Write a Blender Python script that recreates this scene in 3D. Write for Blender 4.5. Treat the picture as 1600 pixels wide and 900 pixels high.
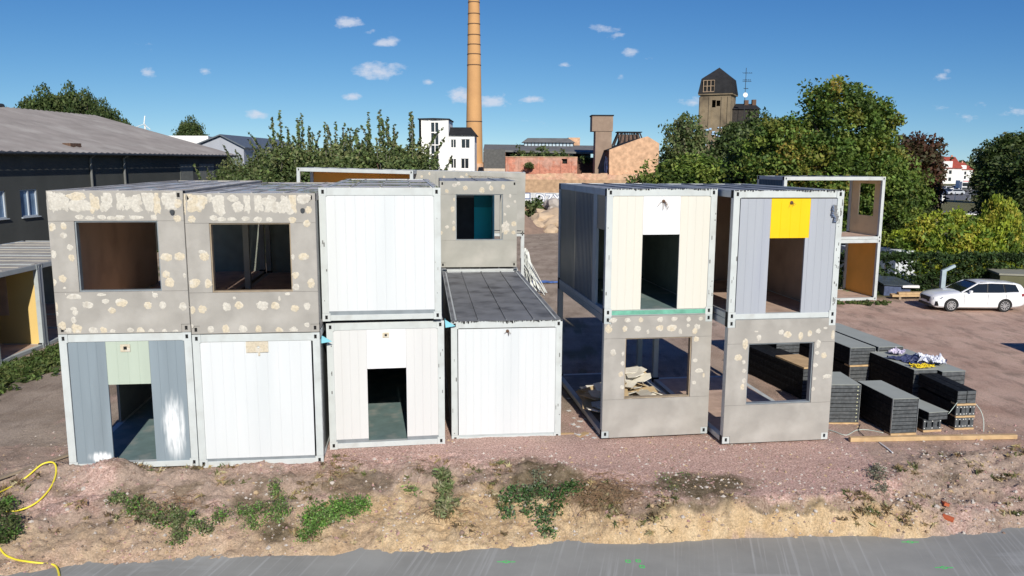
import bpy, bmesh, math, random
import numpy as np
from mathutils import Vector, Matrix, noise
R = math.radians
random.seed(7)
for o in list(bpy.data.objects): bpy.data.objects.remove(o)
scene = bpy.context.scene
C = scene.collection
# ---------------------------------------------------------------- camera, sky, sun, exposure
F_PX, CAM_H, PITCH, ROLL = 1249.5, 7.44, R(9.023), R(0.297)
SUN_AZ, SUN_EL = R(11), R(30)
cp, sp, cr, sr = math.cos(PITCH), math.sin(PITCH), math.cos(ROLL), math.sin(ROLL)
Fw = Vector((0, cp, -sp)); Up = Vector((0, sp, cp)); Xr = Vector((1, 0, 0))
Rt = Xr*cr + Up*sr; Uu = -Xr*sr + Up*cr
cam = bpy.data.cameras.new('camera'); camo = bpy.data.objects.new('camera', cam); C.objects.link(camo)
m = Matrix.Identity(4)
for i in range(3): m[i][0] = Rt[i]; m[i][1] = Uu[i]; m[i][2] = -Fw[i]
m[2][3] = CAM_H; camo.matrix_world = m
cam.sensor_width = 36; cam.lens = F_PX/1600*36; cam.clip_end = 6000; cam.clip_start = 0.1
scene.camera = camo
scene.view_settings.view_transform = 'Standard'; scene.view_settings.look = 'None'
scene.view_settings.exposure = 0.15; scene.view_settings.gamma = 1
scene.view_settings.use_curve_mapping = False

def ray(px, py):
    a = (px-800)/F_PX; b = -(py-450)/F_PX
    x = a*cr-b*sr; u = a*sr+b*cr
    return Vector((x, cp+u*sp, -sp+u*cp))
def at(px, py, Y):
    r = ray(px, py); return r*(Y/r[1])+Vector((0, 0, CAM_H))
def gp(px, py, z=0.0):
    r = ray(px, py); return r*((z-CAM_H)/r[2])+Vector((0, 0, CAM_H))

world = bpy.data.worlds.new('World'); scene.world = world; world.use_nodes = True
nt = world.node_tree; N = nt.nodes; Lk = nt.links
for n in list(N): N.remove(n)
out = N.new('ShaderNodeOutputWorld'); bg = N.new('ShaderNodeBackground'); bg.inputs[1].default_value = 1.0
sky = N.new('ShaderNodeTexSky'); sky.sky_type = 'NISHITA'; sky.sun_disc = False
sky.sun_elevation = SUN_EL; sky.sun_rotation = math.pi-SUN_AZ
sky.altitude = 1500; sky.air_density = 1.0; sky.dust_density = 0.0; sky.ozone_density = 4.5
SKY_STR = 0.085
sc = N.new('ShaderNodeVectorMath'); sc.operation = 'MULTIPLY'
Lk.new(sky.outputs[0], sc.inputs[0]); sc.inputs[1].default_value = (SKY_STR*0.92, SKY_STR*1.16, SKY_STR*1.18)
tc = N.new('ShaderNodeTexCoord')
lift = N.new('ShaderNodeVectorMath'); lift.operation = 'ADD'; Lk.new(tc.outputs['Generated'], lift.inputs[0]); lift.inputs[1].default_value = (0, 0, 0.06)
nrmv = N.new('ShaderNodeVectorMath'); nrmv.operation = 'NORMALIZE'; Lk.new(lift.outputs[0], nrmv.inputs[0]); Lk.new(nrmv.outputs[0], sky.inputs[0])
sep = N.new('ShaderNodeSeparateXYZ'); Lk.new(tc.outputs['Generated'], sep.inputs[0])
def M(op, a, b=None, c=None):
    n = N.new('ShaderNodeMath'); n.operation = op
    for i, v in enumerate((a, b, c)):
        if v is None: continue
        if hasattr(v, 'links') or hasattr(v, 'is_output'): Lk.new(v, n.inputs[i])
        else: n.inputs[i].default_value = v
    return n.outputs[0]
ysafe = M('MAXIMUM', sep.outputs[1], 0.02)
cmb = N.new('ShaderNodeCombineXYZ')
Lk.new(M('DIVIDE', sep.outputs[0], ysafe), cmb.inputs[0]); Lk.new(M('DIVIDE', sep.outputs[2], ysafe), cmb.inputs[1])
clouds = [(545, 36, 26, 10, .75), (575, 50, 30, 8, .5), (600, 66, 24, 9, .8), (595, 112, 42, 16, .85), (552, 151, 17, 7, .8), (612, 120, 34, 10, .45),
          (725, 148, 34, 15, 1.0), (765, 157, 34, 12, 1.0), (828, 156, 24, 8, .85), (945, 47, 34, 9, .65), (968, 55, 34, 8, .65), (988, 84, 16, 10, .8),
          (883, 102, 14, 6, .6), (970, 119, 9, 5, .5), (228, 115, 22, 9, .6), (320, 111, 14, 8, .6), (403, 179, 22, 8, .9), (1472, 119, 17, 14, .75),
          (1545, 168, 34, 8, .65), (1508, 182, 26, 9, .7), (1590, 175, 30, 8, .5), (1083, 160, 26, 10, .8), (670, 128, 12, 7, .6), (835, 192, 26, 7, .35), (240, 75, 40, 14, .3),
          (1480, 168, 26, 5, .3), (1010, 92, 22, 6, .35)]
acc = None
for (px, py, w, h_, s_) in clouds:
    d = ray(px, py); c0 = (d[0]/d[1], d[2]/d[1], 0)
    a = N.new('ShaderNodeVectorMath'); a.operation = 'SUBTRACT'; Lk.new(cmb.outputs[0], a.inputs[0]); a.inputs[1].default_value = c0
    b = N.new('ShaderNodeVectorMath'); b.operation = 'MULTIPLY'; Lk.new(a.outputs[0], b.inputs[0]); b.inputs[1].default_value = (F_PX/(w*1.25), F_PX/(h_*1.25), 0)
    l = N.new('ShaderNodeVectorMath'); l.operation = 'LENGTH'; Lk.new(b.outputs[0], l.inputs[0])
    v = M('MULTIPLY', M('MAXIMUM', M('SUBTRACT', 1.0, l.outputs['Value']), 0.0), s_)
    acc = v if acc is None else M('MAXIMUM', acc, v)
def wnoise(scale, det, off=0, yscale=1.9):
    mp = N.new('ShaderNodeMapping'); mp.inputs['Scale'].default_value = (1, yscale, 1); mp.inputs['Location'].default_value = (off, off, 0)
    Lk.new(cmb.outputs[0], mp.inputs[0])
    nz = N.new('ShaderNodeTexNoise'); nz.inputs['Scale'].default_value = scale; nz.inputs['Detail'].default_value = det; nz.inputs['Roughness'].default_value = .62
    Lk.new(mp.outputs[0], nz.inputs['Vector']); return nz.outputs[0]
nz = wnoise(30, 8)
d0 = M('ADD', M('MULTIPLY', acc, 1.5), M('ADD', M('MULTIPLY', M('SUBTRACT', nz, .5), 3.4), -.42))
gate = M('MINIMUM', M('MULTIPLY', acc, 5.0), 1.0)
dens = M('MINIMUM', M('MAXIMUM', M('MULTIPLY', M('MULTIPLY', d0, gate), 1.05), 0.0), 0.78)
sp3 = N.new('ShaderNodeSeparateXYZ'); Lk.new(sc.outputs[0], sp3.inputs[0]); gam = N.new('ShaderNodeCombineXYZ')
for i, (pw, kk, mxv) in enumerate(((1.8, 2.5, .9), (1.35, 1.0, 1.3), (.88, .78, 1.0))): Lk.new(M('MINIMUM', M('MULTIPLY', M('POWER', sp3.outputs[i], pw), kk), mxv), gam.inputs[i])
mx = N.new('ShaderNodeMix'); mx.data_type = 'RGBA'
Lk.new(dens, mx.inputs[0]); Lk.new(gam.outputs[0], mx.inputs[6]); mx.inputs[7].default_value = (0.62, 0.66, 0.76, 1)
Lk.new(mx.outputs[2], bg.inputs[0]); Lk.new(bg.outputs[0], out.inputs[0])

sun = bpy.data.lights.new('sun', 'SUN'); suno = bpy.data.objects.new('sun', sun); C.objects.link(suno)
sun.energy = 4.6; sun.angle = R(0.53); sun.color = (1, 0.945, 0.85)
sdir = Vector((math.sin(SUN_AZ)*math.cos(SUN_EL), -math.cos(SUN_AZ)*math.cos(SUN_EL), math.sin(SUN_EL)))
suno.rotation_mode = 'QUATERNION'; suno.rotation_quaternion = sdir.to_track_quat('Z', 'Y'); suno.location = (5, -20, 40)

# ---------------------------------------------------------------- materials
MATS = {}
def mat(name, col, rough=.7, var=.12, scale=3.0, bump=.0, bscale=40, metal=0., spec=.4, stain=None, stain_amt=.0, stain_scale=1.2, streak=False, coat=0.):
    if name in MATS: return MATS[name]
    mm = bpy.data.materials.new(name); mm.use_nodes = True; t = mm.node_tree; n = t.nodes; l = t.links
    b = n['Principled BSDF']; b.inputs['Roughness'].default_value = rough; b.inputs['Metallic'].default_value = metal
    b.inputs['Specular IOR Level'].default_value = spec; b.inputs['Coat Weight'].default_value = coat
    tcn = n.new('ShaderNodeTexCoord'); mp = n.new('ShaderNodeMapping'); l.new(tcn.outputs['Object'], mp.inputs[0])
    if streak: mp.inputs['Scale'].default_value = (1, 1, .12)
    def noi(s, d=5, src=mp.outputs[0]):
        x = n.new('ShaderNodeTexNoise'); x.inputs['Scale'].default_value = s; x.inputs['Detail'].default_value = d; l.new(src, x.inputs['Vector']); return x.outputs[0]
    mr = n.new('ShaderNodeMapRange'); l.new(noi(scale), mr.inputs[0]); mr.inputs[1].default_value = .3; mr.inputs[2].default_value = .7
    mr.inputs[3].default_value = 1-var; mr.inputs[4].default_value = 1+var
    mul = n.new('ShaderNodeVectorMath'); mul.operation = 'SCALE'; mul.inputs[0].default_value = col[:3]; l.new(mr.outputs[0], mul.inputs['Scale'])
    cout = mul.outputs[0]
    if stain:
        m2 = n.new('ShaderNodeMapRange'); l.new(noi(stain_scale, 7, tcn.outputs['Object'] if not streak else mp.outputs[0]), m2.inputs[0]); m2.inputs[1].default_value = .5; m2.inputs[2].default_value = .72
        m2.inputs[3].default_value = 0; m2.inputs[4].default_value = stain_amt
        x = n.new('ShaderNodeMix'); x.data_type = 'RGBA'; l.new(m2.outputs[0], x.inputs[0]); l.new(cout, x.inputs[6]); x.inputs[7].default_value = (*stain, 1); cout = x.outputs[2]
    l.new(cout, b.inputs['Base Color'])
    if bump:
        bp = n.new('ShaderNodeBump'); bp.inputs['Strength'].default_value = bump; bp.inputs['Distance'].default_value = .02
        l.new(noi(bscale, 4, tcn.outputs['Object']), bp.inputs['Height']); l.new(bp.outputs[0], b.inputs['Normal'])
    MATS[name] = mm; return mm
def nodes_of(mm): return mm.node_tree.nodes, mm.node_tree.links, mm.node_tree.nodes['Principled BSDF']

frame_m = mat('frame_paint_grey', (.50, .53, .52), .55, .07, 2, stain=(.30, .29, .26), stain_amt=.35, stain_scale=2.5)
frame_b = mat('frame_paint_bluegrey', (.42, .46, .46), .55, .08, 2, stain=(.2, .2, .19), stain_amt=.4, stain_scale=2)
white_m = mat('panel_white', (.605, .625, .63), .45, .03, 1.6, streak=True, stain=(.54, .57, .58), stain_amt=.6, stain_scale=1.0)
white_n = mat('panel_white_offset', (.59, .59, .58), .5, .03, 1.6, streak=True, stain=(.58, .58, .56), stain_amt=.35, stain_scale=2.3)
white_c = mat('panel_white_clean', (.74, .74, .74), .45, .02, 1.6)
cream_m = mat('panel_cream', (.62, .60, .53), .5, .03, 1.6, streak=True, stain=(.60, .55, .45), stain_amt=.4, stain_scale=1.6)
lav_m = mat('panel_lavender_grey', (.35, .37, .405), .45, .05, 1.6, streak=True, stain=(.30, .32, .38), stain_amt=.5, stain_scale=2)
yel_m = mat('panel_yellow', (.83, .50, .0), .45, .03, 2)
sage_m = mat('panel_sage', (.40, .46, .38), .55, .05, 2, streak=True)
green_m = mat('green_paint', (.13, .36, .26), .5, .2, 5)
strip_m = mat('grey_strip', (.27, .30, .32), .35, .12, 4, metal=.3)
board_m = mat('fibre_cement', (.33, .312, .282), .85, .13, 1.4, bump=.3, bscale=60, stain=(.42, .40, .365), stain_amt=.75, stain_scale=1.6)
board2_m = mat('fibre_cement_pale', (.34, .335, .30), .85, .07, 1.6, bump=.25, bscale=60, stain=(.46, .44, .40), stain_amt=.6, stain_scale=1.1)
glue_m = mat('glue_cream', (.56, .49, .37), .9, .16, 22, bump=.8, bscale=60, stain=(.62, .59, .52), stain_amt=.9, stain_scale=7)
gluew_m = mat('glue_white', (.56, .53, .465), .9, .14, 22, bump=.8, bscale=60, stain=(.40, .365, .31), stain_amt=.7, stain_scale=8)
black_m = mat('black_hole', (.01, .01, .01), .9)
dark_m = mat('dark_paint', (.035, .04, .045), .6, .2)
brown_in = mat('inner_brown', (.58, .42, .31), .8, .08, 1, stain=(.3, .2, .14), stain_amt=.4)
orange_in = mat('inner_orange', (.80, .40, .08), .75, .08, 1)
grey_w = mat('ceiling_white', (.72, .70, .66), .8, .05)
tan_in = mat('inner_tan', (.80, .62, .36), .8, .08, 1, stain=(.5, .35, .2), stain_amt=.4)
green_in = mat('inner_greengrey', (.26, .28, .235), .8, .1)
grey_in = mat('inner_grey', (.30, .30, .28), .8, .1)
teal_d = mat('teal_dark', (.01, .32, .38), .6, .05); teal_l = mat('teal_light', (.02, .62, .70), .6, .05)
floor_g = mat('floor_greenblue', (.15, .22, .215), .6, .15, 3, stain=(.35, .35, .32), stain_amt=.7, stain_scale=2)
floor_r = mat('floor_brown', (.50, .36, .28), .75, .15, 3, stain=(.2, .13, .1), stain_amt=.5, stain_scale=2)
floor_d = mat('floor_dark', (.11, .115, .12), .7, .25, 3, stain=(.25, .24, .22), stain_amt=.6, stain_scale=3)
gold_m = mat('wall_gold', (.66, .47, .17), .75, .05, 1)
corrb_m = mat('corrugated_blue', (.035, .075, .12), .35, .12, 2, streak=True, spec=.5)
corrg_m = mat('corrugated_grey', (.15, .16, .15), .35, .12, 2, streak=True)
wood_m = mat('timber_pine', (.52, .36, .19), .75, .15, 3, bump=.2, bscale=30, stain=(.36, .22, .11), stain_amt=.6, stain_scale=4)
wood_o = mat('timber_old', (.30, .24, .17), .85, .2, 3, bump=.3, bscale=30)
roof_d = mat('roof_felt_dark', (.19, .195, .20), .6, .18, 1.5, stain=(.035, .035, .035), stain_amt=.8, stain_scale=1.3, bump=.15, bscale=20)
roof_f = mat('roof_metal_grey', (.29, .30, .31), .5, .15, 1.2, stain=(.04, .04, .04), stain_amt=.85, stain_scale=1.6)
blackp_m = mat('laminate_black', (.009, .010, .011), .75, .3, 6, spec=.15, stain=(.04, .042, .045), stain_amt=.5, stain_scale=9)
edgep_m = mat('laminate_edge', (.075, .082, .086), .5, .35, 8, stain=(.16, .16, .16), stain_amt=.5, stain_scale=12)
topp_m = mat('laminate_top', (.35, .37, .33), .6, .06, 2)
alu_m = mat('aluminium', (.42, .44, .44), .4, .1, 4, metal=.6)
rust_m = mat('iron_rust', (.12, .07, .045), .85, .3, 8)
# wet patchy metal roof
roof_w = mat('roof_metal_wet', (.50, .48, .45), .55, .15, 1.2, stain=(.34, .33, .31), stain_amt=.7, stain_scale=1.1)
n, l, b = nodes_of(roof_w)
tcn = n.new('ShaderNodeTexCoord'); nz1 = n.new('ShaderNodeTexNoise'); nz1.inputs['Scale'].default_value = .8; nz1.inputs['Detail'].default_value = 3; l.new(tcn.outputs['Object'], nz1.inputs['Vector'])
mr = n.new('ShaderNodeMapRange'); l.new(nz1.outputs[0], mr.inputs[0]); mr.inputs[1].default_value = .46; mr.inputs[2].default_value = .52; mr.inputs[3].default_value = .6; mr.inputs[4].default_value = .04; l.new(mr.outputs[0], b.inputs['Roughness'])
# sprayed blue-grey panels
def spray_panel():
    mm = mat('panel_bluegrey', (.215, .26, .29), .45, .08, 1.6, streak=True, stain=(.15, .18, .20), stain_amt=.5, stain_scale=2)
    n, l, b = nodes_of(mm); src = b.inputs['Base Color'].links[0].from_socket
    tcn = n.new('ShaderNodeTexCoord')
    nz = n.new('ShaderNodeTexNoise'); nz.inputs['Scale'].default_value = 4; nz.inputs['Detail'].default_value = 4
    mp = n.new('ShaderNodeMapping'); mp.inputs['Scale'].default_value = (3.5, 0, .5); l.new(tcn.outputs['Object'], mp.inputs[0]); l.new(mp.outputs[0], nz.inputs['Vector'])
    acc = None
    for (cx, cz, rx, rz) in ((2.47, .98, .34, 1.0), (.72, .30, .36, .17)):
        a = n.new('ShaderNodeVectorMath'); a.operation = 'SUBTRACT'; l.new(tcn.outputs['Object'], a.inputs[0]); a.inputs[1].default_value = (cx, 0, cz)
        c = n.new('ShaderNodeVectorMath'); c.operation = 'MULTIPLY'; l.new(a.outputs[0], c.inputs[0]); c.inputs[1].default_value = (1/rx, 0, 1/rz)
        d = n.new('ShaderNodeVectorMath'); d.operation = 'LENGTH'; l.new(c.outputs[0], d.inputs[0])
        e = n.new('ShaderNodeMath'); e.operation = 'SUBTRACT'; e.inputs[0].default_value = 1.0; l.new(d.outputs['Value'], e.inputs[1])
        if acc is None: acc = e.outputs[0]
        else:
            f = n.new('ShaderNodeMath'); f.operation = 'MAXIMUM'; l.new(acc, f.inputs[0]); l.new(e.outputs[0], f.inputs[1]); acc = f.outputs[0]
    g = n.new('ShaderNodeMath'); g.operation = 'MULTIPLY_ADD'; l.new(nz.outputs[0], g.inputs[0]); g.inputs[1].default_value = 2.6; g.inputs[2].default_value = -1.15
    g2 = n.new('ShaderNodeMath'); g2.operation = 'ADD'; l.new(acc, g2.inputs[0]); l.new(g.outputs[0], g2.inputs[1])
    g3 = n.new('ShaderNodeMath'); g3.operation = 'GREATER_THAN'; l.new(acc, g3.inputs[0]); g3.inputs[1].default_value = 0
    r2 = n.new('ShaderNodeMapRange'); l.new(acc, r2.inputs[0]); r2.inputs[1].default_value = 0; r2.inputs[2].default_value = .45
    g4 = n.new('ShaderNodeMath'); g4.operation = 'MULTIPLY'; g4.use_clamp = True; l.new(g2.outputs[0], g4.inputs[0]); l.new(r2.outputs[0], g4.inputs[1])
    x = n.new('ShaderNodeMix'); x.data_type = 'RGBA'; l.new(g4.outputs[0], x.inputs[0]); l.new(src, x.inputs[6]); x.inputs[7].default_value = (.78, .80, .80, 1); l.new(x.outputs[2], b.inputs['Base Color'])
    return mm
blue_m = spray_panel()
def brick_mat(name, c1, c2, mortar, scale=1.0, plaster=None, pamt=.5, rough=.9):
    mm = bpy.data.materials.new(name); mm.use_nodes = True; n, l, b = nodes_of(mm); b.inputs['Roughness'].default_value = rough
    tcn = n.new('ShaderNodeTexCoord'); mp = n.new('ShaderNodeMapping'); mp.inputs['Rotation'].default_value = (math.pi/2, 0, 0); l.new(tcn.outputs['Object'], mp.inputs[0])
    br = n.new('ShaderNodeTexBrick'); l.new(mp.outputs[0], br.inputs['Vector']); br.inputs['Color1'].default_value = (*c1, 1); br.inputs['Color2'].default_value = (*c2, 1)
    br.inputs['Mortar'].default_value = (*mortar, 1); br.inputs['Scale'].default_value = scale; br.inputs['Mortar Size'].default_value = .03
    nz = n.new('ShaderNodeTexNoise'); nz.inputs['Scale'].default_value = .35; nz.inputs['Detail'].default_value = 9; nz.inputs['Roughness'].default_value = .65; l.new(tcn.outputs['Object'], nz.inputs['Vector'])
    n2 = n.new('ShaderNodeTexNoise'); n2.inputs['Scale'].default_value = 1.7; n2.inputs['Detail'].default_value = 8; l.new(tcn.outputs['Object'], n2.inputs['Vector'])
    mr = n.new('ShaderNodeMapRange'); l.new(n2.outputs[0], mr.inputs[0]); mr.inputs[1].default_value = .3; mr.inputs[2].default_value = .7; mr.inputs[3].default_value = .72; mr.inputs[4].default_value = 1.25
    sc = n.new('ShaderNodeVectorMath'); sc.operation = 'SCALE'; l.new(br.outputs[0], sc.inputs[0]); l.new(mr.outputs[0], sc.inputs['Scale']); o_ = sc.outputs[0]
    if plaster:
        m2 = n.new('ShaderNodeMapRange'); l.new(nz.outputs[0], m2.inputs[0]); m2.inputs[1].default_value = .62-pamt*.3; m2.inputs[2].default_value = .66-pamt*.25
        x = n.new('ShaderNodeMix'); x.data_type = 'RGBA'; l.new(m2.outputs[0], x.inputs[0]); l.new(o_, x.inputs[6])
        s2 = n.new('ShaderNodeVectorMath'); s2.operation = 'SCALE'; s2.inputs[0].default_value = plaster; l.new(mr.outputs[0], s2.inputs['Scale']); l.new(s2.outputs[0], x.inputs[7]); o_ = x.outputs[2]
    l.new(o_, b.inputs['Base Color']); return mm

# ---------------------------------------------------------------- geometry helpers
class MB:
    def __init__(s): s.v = []; s.f = []; s.mi = []; s.M = Matrix.Identity(4)
    def add(s, vs, fs, mi=0):
        k = len(s.v); s.v += [tuple(s.M @ Vector(v)) for v in vs]; s.f += [tuple(k+i for i in f) for f in fs]; s.mi += [mi]*len(fs); return s
    def box(s, x0, x1, y0, y1, z0, z1, mi=0):
        return s.add([(x0, y0, z0), (x1, y0, z0), (x1, y1, z0), (x0, y1, z0), (x0, y0, z1), (x1, y0, z1), (x1, y1, z1), (x0, y1, z1)],
                     [(0, 3, 2, 1), (4, 5, 6, 7), (0, 1, 5, 4), (1, 2, 6, 5), (2, 3, 7, 6), (3, 0, 4, 7)], mi)
    def hexa(s, b4, t4, mi=0):
        return s.add(list(b4)+list(t4), [(0, 3, 2, 1), (4, 5, 6, 7), (0, 1, 5, 4), (1, 2, 6, 5), (2, 3, 7, 6), (3, 0, 4, 7)], mi)
    def bar(s, a, b, w, h, mi=0, up=Vector((0, 0, 1))):
        a = Vector(a); b = Vector(b); d = (b-a).normalized()
        if abs(d.dot(up)) > .98: up = Vector((0, 1, 0))
        sx = d.cross(up).normalized()*w/2; uz = sx.cross(d).normalized()*h/2
        return s.hexa([a-sx-uz, a+sx-uz, b+sx-uz, b-sx-uz], [a-sx+uz, a+sx+uz, b+sx+uz, b-sx+uz], mi)
    def tube(s, pts, rad, n=8, mi=0, cap=True):
        pts = [Vector(p) for p in pts]; rs = rad if isinstance(rad, (list, tuple)) else [rad]*len(pts)
        vs = []; fs = []
        for i, p in enumerate(pts):
            d = (pts[min(i+1, len(pts)-1)]-pts[max(i-1, 0)])
            d = d.normalized() if d.length > 1e-9 else Vector((0, 0, 1))
            a = Vector((0, 0, 1)) if abs(d.z) < .9 else Vector((1, 0, 0)); u = d.cross(a).normalized(); w = d.cross(u)
            for k in range(n):
                t = 2*math.pi*k/n; vs.append(p+(u*math.cos(t)+w*math.sin(t))*rs[i])
        for i in range(len(pts)-1):
            for k in range(n): fs.append((i*n+k, i*n+(k+1) % n, (i+1)*n+(k+1) % n, (i+1)*n+k))
        if cap: fs.append(tuple(range(n-1, -1, -1))); fs.append(tuple((len(pts)-1)*n+k for k in range(n)))
        return s.add(vs, fs, mi)
    def wall(s, u0, u1, z0, z1, y0, y1, holes=(), mi=0, axis='x'):
        """solid slab in the u-z plane (thickness y0..y1) with rectangular holes"""
        us = sorted(set([u0, u1]+[min(max(h[i], u0), u1) for h in holes for i in (0, 1)])); zs = sorted(set([z0, z1]+[min(max(h[i], z0), z1) for h in holes for i in (2, 3)]))
        def solid(i, j):
            if i < 0 or j < 0 or i >= len(us)-1 or j >= len(zs)-1: return False
            cu = (us[i]+us[i+1])/2; cz = (zs[j]+zs[j+1])/2
            return not any(h[0] < cu < h[1] and h[2] < cz < h[3] for h in holes)
        P = (lambda u, y, z: (u, y, z)) if axis == 'x' else (lambda u, y, z: (y, u, z))
        for i in range(len(us)-1):
            for j in range(len(zs)-1):
                if not solid(i, j): continue
                a, b, c, d = us[i], us[i+1], zs[j], zs[j+1]
                q = [((a, y0, c), (b, y0, c), (b, y0, d), (a, y0, d)), ((b, y1, c), (a, y1, c), (a, y1, d), (b, y1, d))]
                if not solid(i-1, j): q.append(((a, y1, c), (a, y0, c), (a, y0, d), (a, y1, d)))
                if not solid(i+1, j): q.append(((b, y0, c), (b, y1, c), (b, y1, d), (b, y0, d)))
                if not solid(i, j-1): q.append(((a, y1, c), (b, y1, c), (b, y0, c), (a, y0, c)))
                if not solid(i, j+1): q.append(((a, y0, d), (b, y0, d), (b, y1, d), (a, y1, d)))
                for f in q:
                    f = f if axis == 'x' else f[::-1]
                    s.add([P(*v) for v in f], [(0, 1, 2, 3)], mi)
        return s
    def ribbed(s, u0, u1, z0, z1, y, th=.04, pitch=.24, groove=.010, depth=.006, axis='x', mi=0, wide=False):
        """vertical ribbed sheet; front surface at y (towards -y)"""
        prof = [(u0, 0)]; n_ = max(1, round((u1-u0)/pitch)); p = (u1-u0)/n_
        for k in range(1, n_):
            u = u0+k*p
            if wide: prof += [(u-p*.28, 0), (u-p*.2, depth), (u+p*.2, depth), (u+p*.28, 0)]
            else: prof += [(u-groove, 0), (u, depth), (u+groove, 0)]
        prof.append((u1, 0)); k = len(prof)
        P = (lambda u, yy, z: (u, yy, z)) if axis == 'x' else (lambda u, yy, z: (yy, u, z))
        vs = [P(u, y+d, z0) for u, d in prof]+[P(u, y+d, z1) for u, d in prof]+[P(u0, y+th, z0), P(u1, y+th, z0), P(u0, y+th, z1), P(u1, y+th, z1)]
        fs = [(i, i+1, k+i+1, k+i) for i in range(k-1)]+[(2*k+1, 2*k, 2*k+2, 2*k+3), (2*k, 0, k, 2*k+2), (k-1, 2*k+1, 2*k+3, 2*k-1)]
        fs += [tuple([2*k, 2*k+1]+list(range(k-1, -1, -1))), tuple([2*k+3, 2*k+2]+list(range(k, 2*k)))]
        return s.add(vs, fs, mi)
    def build(s, name, mats, parent=None, bevel=0, smooth=False):
        me = bpy.data.meshes.new(name); me.from_pydata([tuple(v) for v in s.v], [], s.f)
        for mm in (mats if isinstance(mats, (list, tuple)) else [mats]): me.materials.append(mm)
        me.polygons.foreach_set('material_index', s.mi); me.update()
        bm = bmesh.new(); bm.from_mesh(me); bmesh.ops.recalc_face_normals(bm, faces=bm.faces); bm.to_mesh(me); bm.free()
        if smooth: me.polygons.foreach_set('use_smooth', [True]*len(me.polygons))
        o = bpy.data.objects.new(name, me); C.objects.link(o)
        if parent: o.parent = parent
        if bevel:
            bv = o.modifiers.new('bevel', 'BEVEL'); bv.width = bevel; bv.segments = 2; bv.limit_method = 'ANGLE'
        return o
def tag(o, label, cat, group=None):
    o['label'] = label; o['category'] = cat
    if group: o['group'] = group
    return o
def thing(name, label, cat, loc=(0, 0, 0), rz=0, group=None, tilt=(0, 0)):
    o = bpy.data.objects.new(name, None); C.objects.link(o); o.location = loc; o.rotation_euler = (tilt[0], tilt[1], rz); o.empty_display_size = .3
    return tag(o, label, cat, group)
def structure(o): o['kind'] = 'structure'; return o
def stuff(o): o['kind'] = 'stuff'; return o
def dup(root, loc=None, rz=None, label=None, group=None, scale=None):
    r = root.copy(); C.objects.link(r)
    if loc is not None: r.location = loc
    if rz is not None: r.rotation_euler = (r.rotation_euler[0], r.rotation_euler[1], rz)
    if scale is not None: r.scale = scale
    if label: r['label'] = label
    if group: r['group'] = group
    for ch in list(root.children):
        c = ch.copy(); C.objects.link(c); c.parent = r
        for g in ch.children:
            d = g.copy(); C.objects.link(d); d.parent = c
    return r
def lerp_table(tab, x):
    if x <= tab[0][0]: return tab[0][1]
    for (a, b), (c, d) in zip(tab, tab[1:]):
        if x <= c: return b+(d-b)*(x-a)/(c-a)
    return tab[-1][1]
def sstep(a, b, x):
    t = min(max((x-a)/(b-a), 0), 1); return t*t*(3-2*t)

# ---------------------------------------------------------------- ground
EDGE = [(-30, 13.2), (-14, 14.3), (-10.2, 14.9), (-9, 15.1), (-7.9, 15.35), (-6.2, 15.6), (-4.8, 15.76), (-3.7, 15.72), (-1.9, 15.85), (-.5, 16.1), (1.15, 16.32), (3.5, 16.4), (5.3, 16.7), (7.6, 16.8), (9, 16.7), (10, 16.78), (11, 17.0), (11.7, 17.2), (14, 17.6), (30, 19)]
BROW = [(-30, 17), (-14, 17.6), (-11, 18.2), (-7.7, 18.4), (-5, 18.8), (-3, 19.0), (-1.6, 19.0), (.6, 18.9), (2.2, 17.6), (3.5, 16.95), (5.7, 17.1), (8, 17.25), (9.3, 18.2), (10.2, 19.2), (13.6, 20.0), (30, 21)]
SLAB_Z = -0.8
def gz(x, y):
    if y > 60 or abs(x) > 80:
        return 0.0
    v = Vector((x, y, 0))
    e = lerp_table(EDGE, x)+.06*noise.noise(v*1.0)+.05*noise.noise(v*5); b = lerp_table(BROW, x)+.25*noise.noise(v*.7+Vector((5, 0, 0)))
    t = (y-e)/(b-e)
    if t <= 0: base = SLAB_Z-.06-.25*min(1, (e-y)/.6)
    elif t >= 1: base = 0
    else:
        w = b-e; steep = 1-sstep(.5, 1.6, w)
        lin = .55*t+.45*(t**.45)+.05*math.sin(t*6.3+noise.noise(v*.5)*4)
        base = (SLAB_Z-.06)*(1-((1-steep)*lin+steep*(t**.5)))
        base -= steep*.07*math.exp(-((t-.55)/.12)**2)
    near = sstep(40, 22, y)*sstep(14, 15, y) if t > 0 else 0
    slope = (1-sstep(.9, 1.35, t)) if t > 0 else 0
    amp = .022+.19*slope
    nz = amp*noise.fractal(v*1.1, 1.0, 2.1, 5)*near*.8+ (.014+.05*slope)*noise.noise(v*6.5)*near + (.012+.035*slope)*noise.noise(v*17)*near
    # vertical rills in the sand cut
    nz += slope*.035*noise.noise(Vector((x*4.5, y*.7, 3)))
    # spoil mound half burying the left container foot
    nz += .30*math.exp(-((x+9.3)/.75)**2-((y-18.1)/.42)**2)+.27*math.exp(-((x+10.5)/.8)**2-((y-17.95)/.5)**2)+.16*math.exp(-((x+5.9)/.7)**2-((y-18.0)/.45)**2)
    nz += .18*math.exp(-((x-.6)/1.8)**2-((y-18.4)/.35)**2)+.12*math.exp(-((x-11.3)/1.0)**2-((y-18.6)/.5)**2)
    return base+nz
def axis(a, b, step, lo, hi, g=1.16):
    xs = list(np.arange(a, b+1e-6, step)); s = step
    while xs[-1] < hi: s *= g; xs.append(xs[-1]+s)
    s = step; pre = []; x = a
    while x > lo: s *= g; x -= s; pre.append(x)
    return pre[::-1]+xs
xs = axis(-13.5, 15, .06, -2500, 2500); ys = axis(14.3, 20.5, .055, -60, 4000, 1.08)
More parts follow.
